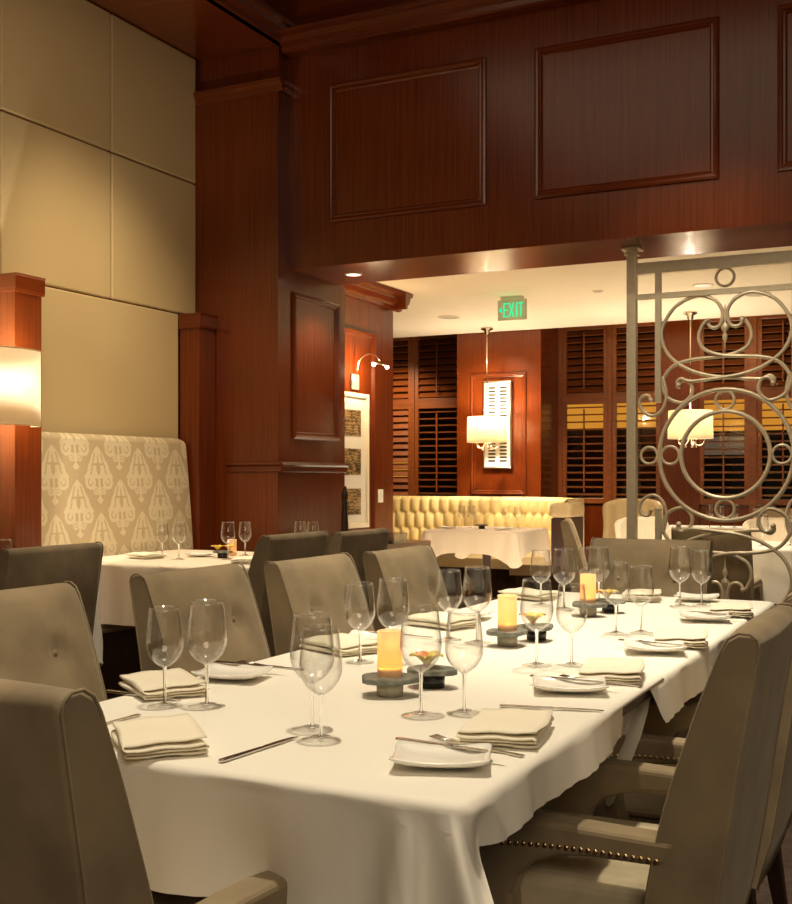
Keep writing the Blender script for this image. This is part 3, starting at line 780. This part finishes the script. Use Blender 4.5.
# ---------------------------------------------------------------- pendants
def pendant(x, y, label, E):
    t = empty('pendant_lamp', (x, y, ZC), 0, label, 'lamp', 'drum pendant lamps')
    b = MB(); b.lathe([(.001, 0), (.065, 0), (.065, -.02), (.03, -.035), (.028, -.07), (.001, -.085)], n=24); b.build('canopy', 'chrome', t)
    b = MB(); b.tube([(0, 0, -.08), (0, 0, -.95)], .007, 8); b.build('stem', 'chrome', t)
    b = MB(); b.lathe([(.205, -.945), (.212, -1.215)], n=48); b.build('lamp_shade', 'shade2', t, solid=.003)
    b = MB()
    for k in range(3): a = k*2*PI/3; b.tube([(0, 0, -.95), (.205*math.cos(a), .205*math.sin(a), -.95)], .003, 6)
    b.build('spider', 'chrome', t)
    for k in range(5):
        a = k*2*PI/5+.3; b = MB(); c_, s_ = math.cos(a), math.sin(a)
        b.tube([(0, 0, -1.17), (.04*c_, .04*s_, -1.26), (.10*c_, .10*s_, -1.275), (.13*c_, .13*s_, -1.24), (.12*c_, .12*s_, -1.21)], .006, 8, smooth_path=4)
        b.ball((.055*c_, .055*s_, -1.29), .011, 8, 6); b.build('arm', 'chrome', t)
    b = MB(); b.ball((0, 0, -1.08), .03); b.build('bulb', 'bulb', t)
    light('POINT', 'pendant_light', (x, y, ZC-1.02), E, (1, .90, .72), .04)
pendant(-4.478, 11.2, 'drum pendant lamp hanging in front of the white framed artwork', 52)
pendant(-2.31, 11.0, 'drum pendant lamp seen through the metal screen', 64)

# ---------------------------------------------------------------- framed art on pilaster
t = empty('framed_artwork', (-4.502, 11.585, 1.81), 0, 'tall white framed artwork of two columns of dark strips', 'picture')
b = MB(); b.frame((-.165, 0, -.475), (1,0,0), (0,0,1), (0,-1,0), .33, .95, [(0, -.01), (0, .03), (.008, .034), (.016, .03), (.02, .012)]); b.build('picture_frame', 'chrome', t)
b = MB(); b.box(-.15, .15, -.014, .0, -.46, .46); b.build('mat_board', 'white', t)
for cx in (-.066, .066):
    b = MB()
    for k in range(22):
        z = -.405+k*.0378; b.box(cx-.042, cx+.042, -.0165, -.014, z, z+.022)
    b.build('printed_column', 'strips', t)
# framed photos on the side wall
t = empty('framed_photos', (X2+.003, 7.97, 1.37), 0, 'tall white framed column of three sepia photographs on the mahogany wall', 'picture')
b = MB(); b.frame((0, -.33, -.54), (0,1,0), (0,0,1), (1,0,0), .60, 1.08, [(0, 0), (0, .03), (.01, .034), (.03, .03), (.035, .012)]); b.build('picture_frame', 'napkin', t)
b = MB(); b.box(0, .014, -.30, .24, -.51, .51); b.build('mat_board', 'white', t)
mm, N_, L_, bb = nodes('sepia_photo')
tc0 = N_.new('ShaderNodeTexCoord'); nn_ = N_.new('ShaderNodeTexNoise'); nn_.inputs['Scale'].default_value = 19; nn_.inputs['Detail'].default_value = 6
wv0 = N_.new('ShaderNodeTexWave'); wv0.inputs['Scale'].default_value = 12; wv0.inputs['Distortion'].default_value = 9; wv0.bands_direction = 'Z'
rr = N_.new('ShaderNodeValToRGB'); rr.color_ramp.elements[0].color = (.03, .018, .008, 1); rr.color_ramp.elements[1].color = (.42, .28, .13, 1)
rr.color_ramp.elements[0].position = .40; rr.color_ramp.elements[1].position = .62
m3 = N_.new('ShaderNodeMix'); m3.inputs[0].default_value = .18
L_.new(tc0.outputs['Object'], nn_.inputs[0]); L_.new(tc0.outputs['Object'], wv0.inputs[0])
L_.new(nn_.outputs['Fac'], m3.inputs[2]); L_.new(wv0.outputs['Fac'], m3.inputs[3])
L_.new(m3.outputs[0], rr.inputs[0]); L_.new(rr.outputs[0], bb.inputs['Base Color']); bb.inputs['Roughness'].default_value = .3
for z in (.30, -.01, -.33):
    b = MB(); b.box(.014, .0165, -.12, .15, z-.105, z+.105); b.build('photo', mm, t)
# picture lamp
t = empty('picture_lamp', (X2, 8.03, 2.00), 0, 'small chrome picture lamp with twin bulbs above the framed photographs', 'lamp')
b = MB(); b.box(0, .02, -.06, .06, -.06, .06); b.build('backplate', 'greymetal', t, bevel=.003)
b = MB(); b.tube([(.02, 0, .03), (.06, 0, .18), (.16, 0, .22), (.24, 0, .16)], .005, 8, smooth_path=6); b.tube([(.22, -.13, .14), (.24, .16, .13)], .006, 8); b.build('arm', 'chrome', t)
for y in (-.1, .13):
    b = MB(); b.ball((.235, y, .12), .014); b.build('bulb', 'bulb', t)
light('POINT', 'picture_lamp_light', (X2+.2, 8.0, 2.09), 22, (1, .68, .35), .02)
t = empty('switch_plate', (X2, 8.50, 1.08), 0, 'small white switch plate on the mahogany wall right of the framed photos', 'switch')
b = MB(); b.box(0, .006, -.045, .045, -.055, .055); b.build('plate', 'white', t, bevel=.002)
b = MB(); b.box(.006, .011, -.015, .015, -.03, .03); b.build('rocker', 'porcelain', t, bevel=.001)

# exit sign
t = empty('exit_sign', (-3.52, 9.4, ZC), 0, 'green lit EXIT sign with arrow hanging from the lounge ceiling', 'sign')
b = MB(); b.box(-.10, .10, -.03, .03, -.025, -.001); b.build('mount', 'glassfrost', t, bevel=.003)
b = MB(); b.box(-.135, .135, -.006, .006, -.205, -.025); b.build('sign_plate', 'glassfrost', t, bevel=.002)
b = MB(); y0, y1 = -.0085, -.006
def stroke(x0, z0, x1, z1, w_=.011):
    d = Vector((x1-x0, z1-z0)); L = d.length; a = math.atan2(d.y, d.x)
    b.box((x0+x1)/2-L/2-w_*.3, (x0+x1)/2+L/2+w_*.3, y0, y1, (z0+z1)/2-w_/2, (z0+z1)/2+w_/2, Matrix.Rotation(-a, 3, 'Y'))
zt, zb = -.055, -.175; zm = -.115
for x, k in ((-.075, 'E'), (-.02, 'X'), (.03, 'I'), (.06, 'T')):
    if k == 'E': stroke(x, zb, x, zt); stroke(x, zt-.004, x+.038, zt-.004); stroke(x, zm, x+.032, zm); stroke(x, zb+.004, x+.038, zb+.004)
    if k == 'X': stroke(x-.006, zb, x+.034, zt); stroke(x-.006, zt, x+.034, zb)
    if k == 'I': stroke(x+.014, zb, x+.014, zt)
    if k == 'T': stroke(x+.022, zb, x+.022, zt); stroke(x+.002, zt-.004, x+.042, zt-.004)
b.build('lettering', 'exitgreen', t)
b = MB(); b.prism([(-.125, zm), (-.095, zm+.03), (-.095, zm-.03)], 'y', y0, y1); b.build('arrow', 'exitgreen', t)
light('POINT', 'exit_glow', (-3.52, 9.25, 2.70), .25, (.1, 1, .4), .05)

# ceiling fittings
def disc(nm, x, y, r, lab, cat, mat='dot', z=ZC, lit=False):
    t = empty(nm, (x, y, z), 0, lab, cat)
    b = MB(); b.lathe([(r, 0), (r*.97, -.006), (r*.82, -.008)], n=32); b.build('rim', 'ceiling', t)
    b = MB(); b.lathe([(r*.82, -.007), (.001, -.006)], n=32); b.build('lens' if lit else 'grille', mat, t)
    return t
disc('ceiling_speaker', -4.51, 10.3, .12, 'round ceiling speaker left of the EXIT sign', 'speaker')
disc('ceiling_downlight', -2.76, 9.43, .05, 'small recessed downlight right of the EXIT sign', 'light', 'dot')
disc('smoke_detector', -1.897, 9.52, .085, 'round smoke detector above the screen left ring', 'detector', 'white')
disc('ceiling_speaker', -1.57, 10.2, .12, 'round ceiling speaker seen through the top rails of the screen', 'speaker')
disc('soffit_downlight', -3.85, 7.09, .062, 'glowing recessed downlight in the mahogany beam near the corner', 'light', emit('downlight_lens', (1, .85, .6), 3), ZS, True)
light('SPOT', 'soffit_spot', (-3.85, 7.09, ZS-.02), 40, (1, .75, .45), .04, (-3.9, 7.1, 0), 110, .7)

# ---------------------------------------------------------------- service table with pepper mill
t = empty('service_table', (-3.85, 7.30, 0), 0, 'wood topped service table against the mahogany pier', 'table')
b = MB(); b.box(-.31, .27, -.45, .52, .72, .76); b.build('tabletop', 'console', t, bevel=.004)
for x in (-.27, .22):
    for y in (-.40, .46):
        b = MB(); b.box(x-.025, x+.025, y-.025, y+.025, 0, .72); b.build('leg', 'darkwood', t, bevel=.003)
t = empty('pepper_mill', (-3.86, 6.98, .76), 0, 'tall dark wooden pepper mill on the service table', 'pepper mill')
b = MB(); b.lathe([(.036, 0), (.036, .02), (.027, .05), (.026, .14), (.021, .24), (.019, .32)], n=20, cap0=True); b.build('body', 'darkwood', t)
b = MB(); b.lathe([(.019, .322), (.024, .33), (.023, .36), (.015, .385), (.012, .39), (.015, .40), (.010, .412), (.001, .414)], n=20); b.build('knob', 'darkwood', t)
t = empty('acrylic_tray', (-3.68, 7.32, .76), 0, 'low clear acrylic caddy holding a dark folder on the service table', 'tray')
b = MB(); b.box(-.09, .09, -.11, .11, .0, .005)
for x in (-.09, .087): b.box(x, x+.003, -.11, .11, .005, .075)
for y in (-.11, .107): b.box(-.09, .09, y, y+.003, .005, .075)
b.build('caddy', 'acrylic', t); b = MB(); b.box(-.07, .07, -.09, .09, .006, .022); b.build('folder', 'black', t)
t = empty('serving_bowl', (-3.86, 7.16, .76), 0, 'pale round serving bowl beside the pepper mill', 'bowl')
b = MB(); b.lathe([(.04, 0), (.07, .02), (.09, .055), (.095, .07), (.088, .068), (.06, .025), (.001, .015)], n=28, cap0=True); b.build('bowl', 'napkin', t)

# ---------------------------------------------------------------- tableware
def make_glass(h, rb, nm='wine_glass'):
    t = empty(nm, (0, 0, 0), 0, 'glass', 'wine glass', 'stemmed wine glasses')
    s = h
    bowl = [(.0045, .40*s), (.011, .415*s), (rb*.62, .465*s), (rb*.86, .53*s), (rb*.98, .60*s), (rb, .66*s), (rb*.97, .74*s), (rb*.90, .86*s), (rb*.83, 1.0*s)]
    cp = [(p.x, p.z) for p in catmull([Vector((r, 0, z)) for r, z in bowl], 4)]
    th = .0011
    inner = [(max(.0008, r-th), z+(.003 if i == 0 else .0008)) for i, (r, z) in enumerate(cp)]
    b = MB(); b.lathe(cp+inner[::-1], n=40); b.build('bowl', 'glass', t)
    b = MB(); b.lathe([(.0055, .405*s), (.0036, .37*s), (.0033, .2*s), (.0036, .06*s), (.0055, .03*s)], n=14); b.build('stem', 'stem', t)
    rf = rb*.93
    b = MB(); b.lathe([(.0062, .027*s), (.009, .018*s), (.016, .0075), (rf*.6, .0040), (rf*.95, .0022), (rf, .0014), (rf*.96, .0007)], n=40); b.build('foot', 'glass', t)
    return t
gS = make_glass(.203, .0385); gB = make_glass(.216, .0415)
G = [('s', -1.456, 1.874, 'smaller wine glass of the nearest left pair, left of its larger mate'), ('b', -1.379, 1.912, 'larger wine glass of the nearest left pair'),
 ('b', -1.078, 1.825, 'larger wine glass of the overlapping pair nearest the table end'), ('s', -1.022, 1.760, 'smaller wine glass of the overlapping pair nearest the table end'),
 ('s', -1.358, 2.536, 'smaller wine glass in front of the middle left chair'), ('b', -1.27, 2.546, 'larger wine glass just behind the nearest candle'),
 ('b', -.950, 2.027, 'large wine glass in front of the nearest yellow flower'), ('s', -.881, 2.082, 'wine glass right of the yellow flower, behind the near bread plate'),
 ('s', -1.32, 3.008, 'smaller glass of the pair in front of the farthest left chair'), ('b', -1.225, 2.989, 'larger glass of the pair in front of the farthest left chair'),
 ('b', -.943, 2.691, 'larger wine glass right of the middle candle'), ('s', -.866, 2.731, 'smaller wine glass right of the middle candle'),
 ('s', -1.379, 3.98, 'smaller glass of the far left pair below the booth cloth corner'), ('b', -1.263, 3.896, 'larger glass of the far left pair below the booth cloth corner'),
 ('s', -1.274, 4.222, 'smaller of two overlapping glasses behind the farthest candle'), ('b', -1.188, 4.075, 'larger of two overlapping glasses behind the farthest candle'),
 ('b', -.923, 3.345, 'larger glass right of the farthest candle'), ('s', -.861, 3.40, 'smaller glass right of the farthest candle'),
 ('b', -.914, 4.174, 'larger glass of the far right pair before the head chair'), ('s', -.846, 4.222, 'smaller glass of the far right pair before the head chair'),
 ('s', -4.254, 5.448, 'smaller glass of the left pair against the damask booth'), ('b', -4.011, 5.292, 'larger glass of the left pair against the damask booth'),
 ('b', -3.759, 5.417, 'front glass of the pair beside the booth table flower'), ('s', -3.86, 5.74, 'rear glass of the pair beside the booth table flower'),
 ('s', -3.62, 5.98, 'left glass of the two peeping over the chair back before the pier'), ('s', -3.53, 5.98, 'right glass of the two peeping over the chair back before the pier'),
 ('s', -3.69, 3.64, 'wine glass at the left edge of the photo on the left booth table'),
 ('s', -4.25, 9.98, 'left small glass on the table before the tufted booth'), ('s', -4.15, 9.98, 'second small glass on the table before the tufted booth'), ('s', -3.80, 9.98, 'third small glass on the table before the tufted booth'), ('s', -3.68, 9.98, 'right small glass on the table before the tufted booth'),
 ('b', -2.12, 10.95, 'leftmost glass on the farthest lounge table'), ('s', -2.02, 10.95, 'second glass on the farthest lounge table'), ('b', -1.90, 11.0, 'third glass on the farthest lounge table'), ('b', -1.66, 10.95, 'fourth glass on the farthest lounge table'), ('s', -1.56, 11.0, 'rightmost glass on the farthest lounge table'),
 ('b', -1.22, 8.15, 'left glass on the lounge table at the right edge'), ('s', -1.05, 8.25, 'right glass on the lounge table at the right edge')]
fS = fB = True
for kk, x, y, lab in G:
    small = Vector((x, y)).length > 4.9
    if kk == 's': place(gS, fS, (x, y, Z), 0, lab); fS = False
    else: place(gB, fB, (x, y, Z), 0, lab); fB = False

# napkins
def make_napkin():
    b = MB(); w_, L = .135, .20
    path = []
    def seg(x0, x1, z, n=8): path.extend([(x0+(x1-x0)*i/n, z+.0012*math.sin(i*1.3+z*900)) for i in range(n+1)])
    def arc(xc, z0, z1, d): path.extend([(xc+d*(z1-z0)/2*math.sin(a*PI/6), (z0+z1)/2-(z1-z0)/2*math.cos(a*PI/6)) for a in range(1, 6)])
    seg(w_/2, -w_/2, .003); arc(-w_/2, .003, .010, -1); seg(-w_/2, w_/2-.004, .010); arc(w_/2-.004, .010, .0165, 1)
    seg(w_/2-.004, -w_/2+.002, .0165); arc(-w_/2+.002, .0165, .025, -1); seg(-w_/2+.002, w_/2+.002, .025)
    n = len(path); m_ = 12; vs = []; fs = []
    for j in range(m_+1):
        v = j/m_; y = -L/2+L*v
        for i, (x, z) in enumerate(path):
            sk = .006*math.sin(z*300)
            vs.append((x+.003*math.sin(v*5+z*200), y+sk, z*(1+.10*math.sin(v*7+x*20))+.0015))
    for j in range(m_):
        for i in range(n-1): k = j*n+i; fs.append((k, k+1, k+n+1, k+n))
    b.add(vs, fs, True); o = b.build('folded_napkin', 'napkin', None, solid=.0026)
    return tag(o, 'napkin', 'napkin', 'folded cream napkins')
nk = make_napkin()
NK = [(-1.255, 1.60, -.45+PI/2*0+1.25, 'cream napkin at the near left corner, nearest the viewer'), (-1.565, 2.01, .95, 'cream napkin beneath the nearest left pair of glasses'),
 (-.735, 1.94, .18, 'folded cream napkin behind the near right bread plate'), (-.730, 2.62, .22, 'folded cream napkin second along the right table edge'),
 (-.705, 3.24, .2, 'folded cream napkin third along the right table edge'), (-.705, 4.02, .2, 'folded cream napkin farthest along the right table edge'),
 (-1.50, 2.70, 1.1, 'folded cream napkin seen through the near overlapping glasses'), (-1.47, 3.30, 1.2, 'folded cream napkin behind the yellow flower glass on the left side'), (-1.50, 4.20, 1.2, 'folded cream napkin at the far left of the long table'),
 (-1.10, 4.36, .2, 'cream napkin before the head chair'),
 (-4.26, 5.30, 1.3, 'cream napkin on the booth table before the damask bench'), (-3.52, 5.25, .4, 'cream napkin at the aisle edge of the booth table')]
for i, (x, y, r, lab) in enumerate(NK): place(nk, i == 0, (x, y, Z), r, lab)

# bread plates
def make_plate():
    b = MB(); n = 28; A, B_ = .088, .070; vs = []; fs = []
    rows = [0, .3, .55, .75, .9, 1.0]
    for q, u in enumerate(rows):
        for k in range(n*2):
            a = 2*PI*k/(2*n); c_, s_ = math.cos(a), math.sin(a)
            e = .42; x = A*math.copysign(abs(c_)**e, c_); y = B_*math.copysign(abs(s_)**e, s_)
            pin = 1-.10*abs(math.cos(2*a))**2
            zz = .004+.011*u**4+.006*u**3*abs(math.sin(2*a))
            vs.append((x*u*pin, y*u*pin, zz))
    N2 = 2*n
    for q in range(1, len(rows)-1):
        for k in range(N2): k2 = (k+1) % N2; fs.append((q*N2+k, q*N2+k2, (q+1)*N2+k2, (q+1)*N2+k))
    vs2 = vs[N2:]; fs = [tuple(i-N2 for i in f) for f in fs]
    b.add(vs2, fs, True); b.add(vs2[:N2], [tuple(range(N2))])
    o = b.build('bread_plate', 'porcelain'); md = o.modifiers.new('s', 'SOLIDIFY'); md.thickness = .004; md.offset = -1
    return tag(o, 'plate', 'plate', 'white rectangular bread plates')
pt = make_plate()
PLT = [(-.755, 1.69, .35, 'white bread plate nearest the viewer at the right table corner'), (-.765, 2.40, .35, 'white bread plate second along the right table edge'),
 (-.735, 3.05, .3, 'white bread plate third along the right table edge'), (-.75, 3.80, .3, 'white bread plate farthest along the right table edge'),
 (-1.515, 2.20, .2, 'white bread plate right of the nearest left napkin'), (-1.50, 2.88, .2, 'white bread plate in front of the middle left chair'), (-1.48, 3.52, .2, 'white bread plate in front of the farthest left chair'),
 (-.90, 4.40, .1, 'white bread plate before the head chair'), (-4.05, 5.55, .3, 'white bread plate on the booth table between the glass pairs'), (-3.55, 5.55, .2, 'white bread plate at the aisle edge of the booth table'),
 (-4.22, 9.6, .1, 'white plate on the left of the table before the tufted booth'), (-3.68, 9.6, .1, 'white plate on the right of the table before the tufted booth')]
for i, (x, y, r, lab) in enumerate(PLT): place(pt, i == 0, (x, y, Z+.001), r, lab)

# cutlery: along +x, handle at negative end
def outline(b, pts, z0, z1):
    up = [(x, w_) for x, w_ in pts]; poly = [(x, w_) for x, w_ in up]+[(x, -w_) for x, w_ in reversed(up)]
    b.prism(poly, 'z', z0, z1)
def make_knife():
    t = empty('table_knife', (0, 0, 0), 0, 'knife', 'knife', 'steel knives')
    b = MB(); outline(b, [(-.105, .004), (-.10, .006), (-.06, .0055), (0, .004), (.005, .0045)], 0, .0045); b.build('handle', 'steel', t, bevel=.0015)
    b = MB(); b.prism([(.005, .004), (.02, .0075), (.07, .008), (.095, .005), (.105, -.001), (.06, -.004), (.005, -.004)], 'z', .001, .003); b.build('blade', 'steel', t)
    return t
def make_fork():
    t = empty('table_fork', (0, 0, 0), 0, 'fork', 'fork', 'steel forks')
    b = MB(); outline(b, [(-.10, .005), (-.095, .0062), (-.05, .004), (.02, .0026), (.035, .004), (.045, .009), (.06, .0105)], .001, .0032); b.build('handle', 'steel', t)
    b = MB()
    for k in range(4): y = -.009+k*.006; b.tube([(.058, y, .003), (.08, y, .0035), (.10, y, .006)], .0014, 6)
    b.build('tines', 'steel', t); return t
kn = make_knife(); fk = make_fork()
def line(a, c_): return ((a[0]+c_[0])/2, (a[1]+c_[1])/2, math.atan2(c_[1]-a[1], c_[0]-a[0]))
KN = [((-1.088, 1.556), (-1.068, 1.745), 0, 'dinner knife lying alone at the near end of the long table'), ((-.853, 1.756), (-.68, 1.740), .016, 'butter knife resting on the nearest right bread plate'),
 ((-.86, 2.45), (-.68, 2.44), .016, 'butter knife resting on the second right bread plate'), ((-.83, 3.10), (-.66, 3.08), .016, 'butter knife resting on the third right bread plate'),
 ((-1.66, 1.945), (-1.47, 1.935), 0, 'dinner knife between the nearest left napkin and the table end napkin'), ((-1.62, 2.30), (-1.45, 2.30), .016, 'butter knife resting on the nearest left bread plate'),
 ((-1.58, 2.94), (-1.40, 2.93), .016, 'butter knife on the bread plate before the middle left chair'), ((-.83, 3.86), (-.66, 3.85), .016, 'butter knife on the farthest right bread plate'),
 ((-.83, 2.18), (-.65, 2.22), 0, 'dinner knife just behind the nearest right napkin')]
for i, (a, c_, dz, lab) in enumerate(KN):
    x, y, r = line(a, c_); place(kn, i == 0, (x, y, Z+dz+.001), r, lab)
FK = [((-.845, 1.86), (-.66, 1.805), 0, 'fork between the nearest right bread plate and napkin'), ((-.82, 2.56), (-.66, 2.53), 0, 'fork before the second napkin on the right edge'),
 ((-.80, 3.20), (-.64, 3.18), 0, 'fork before the third napkin on the right edge'), ((-.80, 3.97), (-.64, 3.95), 0, 'fork before the farthest napkin on the right edge'),
 ((-1.62, 2.40), (-1.44, 2.38), 0, 'fork behind the nearest left bread plate'), ((-1.56, 3.05), (-1.40, 3.03), 0, 'fork behind the bread plate of the middle left chair'),
 ((-1.46, 1.60), (-1.45, 1.77), 0, 'fork at the near left corner beside the large chair back')]
for i, (a, c_, dz, lab) in enumerate(FK):
    x, y, r = line(a, c_); place(fk, i == 0, (x, y, Z+dz), r+PI, lab)

# stone trays, candles, garnish
def blob(b, rx, ry, z0, z1, seed):
    rnd = random.Random(seed); n = 22; pts_ = []
    ph = [rnd.uniform(0, 6) for _ in range(3)]
    for k in range(n):
        a = 2*PI*k/n; q = 1+.07*math.sin(3*a+ph[0])+.05*math.sin(5*a+ph[1])+rnd.uniform(-.025, .025)
        pts_.append((rx*q*math.cos(a), ry*q*math.sin(a)))
    b.prism(pts_, 'z', z0, z1)
def make_slab(kind):
    t = empty('stone_tray', (0, 0, 0), 0, 'tray', 'tray', 'small slate trays')
    b = MB(); blob(b, .066 if kind else .058, .055 if kind else .048, .030, .042, 3+kind); b.build('slab', 'slate', t, bevel=.003)
    b = MB(); b.lathe([(.028, 0), (.030, .030)], n=20, cap0=True, cap1=True); b.build('foot', 'slatefoot' if kind else 'black', t)
    return t
def make_candle():
    t = empty('candle', (0, 0, 0), 0, 'candle', 'candle', 'glowing votive candles')
    b = MB(); b.lathe([(.026, 0), (.027, .002), (.027, .096), (.0255, .098), (.0245, .096), (.0245, .02)], n=32); b.build('candle_sleeve', 'candle', t)
    b = MB(); b.lathe([(.001, .018), (.0245, .018)], n=24); b.build('wax', 'white', t)
    b = MB(); b.ball((0, 0, .036), .006, 10, 8, (1, 1, 1.8)); b.build('flame', 'flame', t); return t
def make_flower():
    t = empty('flower_garnish', (0, 0, 0), 0, 'flower', 'flower', 'yellow flower garnishes')
    for k in range(5):
        a = 2*PI*k/5; b = MB(); vs = []; fs = []
        for i in range(7):
            u = i/6
            for j in range(5):
                v = (j-2)/2; wd = .013*math.sin(PI*(.12+.85*u)); x = .004+.036*u; y = v*wd*1.25; z = .006+.022*math.sin(u*2.0)+.005*v*v
                vs.append((x*math.cos(a)-y*math.sin(a), x*math.sin(a)+y*math.cos(a), z))
        for i in range(6):
            for j in range(4): q = i*5+j; fs.append((q, q+1, q+6, q+5))
        b.add(vs, fs, True); b.build('petal', 'petal' if k % 2 else 'petal2' if k == 2 else 'petal', t, solid=.001)
    b = MB(); b.ball((0, 0, .012), .009, 10, 8); b.build('centre', 'petal2', t); return t
sl1 = make_slab(1); sl0 = make_slab(0); cd = make_candle(); fl = make_flower()
CP = [(-1.100, 2.19, 'nearest'), (-1.138, 3.00, 'middle'), (-1.137, 3.77, 'farthest')]
for i, (x, y, w_) in enumerate(CP):
    place(sl1, i == 0, (x, y, Z), .4+i, '%s grey slate tray carrying a candle on the long table' % w_)
    place(sl0, i == 0, (x+.04, y+.13, Z+.001), i*1.3, '%s small dark footed slate holding a flower on the long table' % w_)
    place(cd, i == 0, (x, y, Z+.042), 0, '%s glowing amber candle on the long table' % w_)
    place(fl, i == 0, (x+.03, y+.125, Z+.043), i*.7, '%s yellow flower garnish beside a candle on the long table' % w_)
    light('POINT', 'candle_light', (x, y, Z+.068), .26, (1, .36, .05), .006)
    light('POINT', 'candle_light', (x, y, Z+.122), .08, (1, .72, .42), .006)
place(sl0, False, (-3.87, 5.52, Z), .3, 'dark footed slate with a yellow flower on the booth table')
place(fl, False, (-3.89, 5.50, Z+.042), .3, 'yellow flower on the booth table before the post'); place(fl, False, (-3.83, 5.53, Z+.043), 1.3, 'second yellow flower on the booth table beside the front glass')
place(cd, False, (-3.94, 5.72, Z), 0, 'pale candle on the booth table behind the yellow flower')
place(sl0, False, (-3.95, 9.75, Z), 0, 'dark footed slate at the middle of the table before the tufted booth')
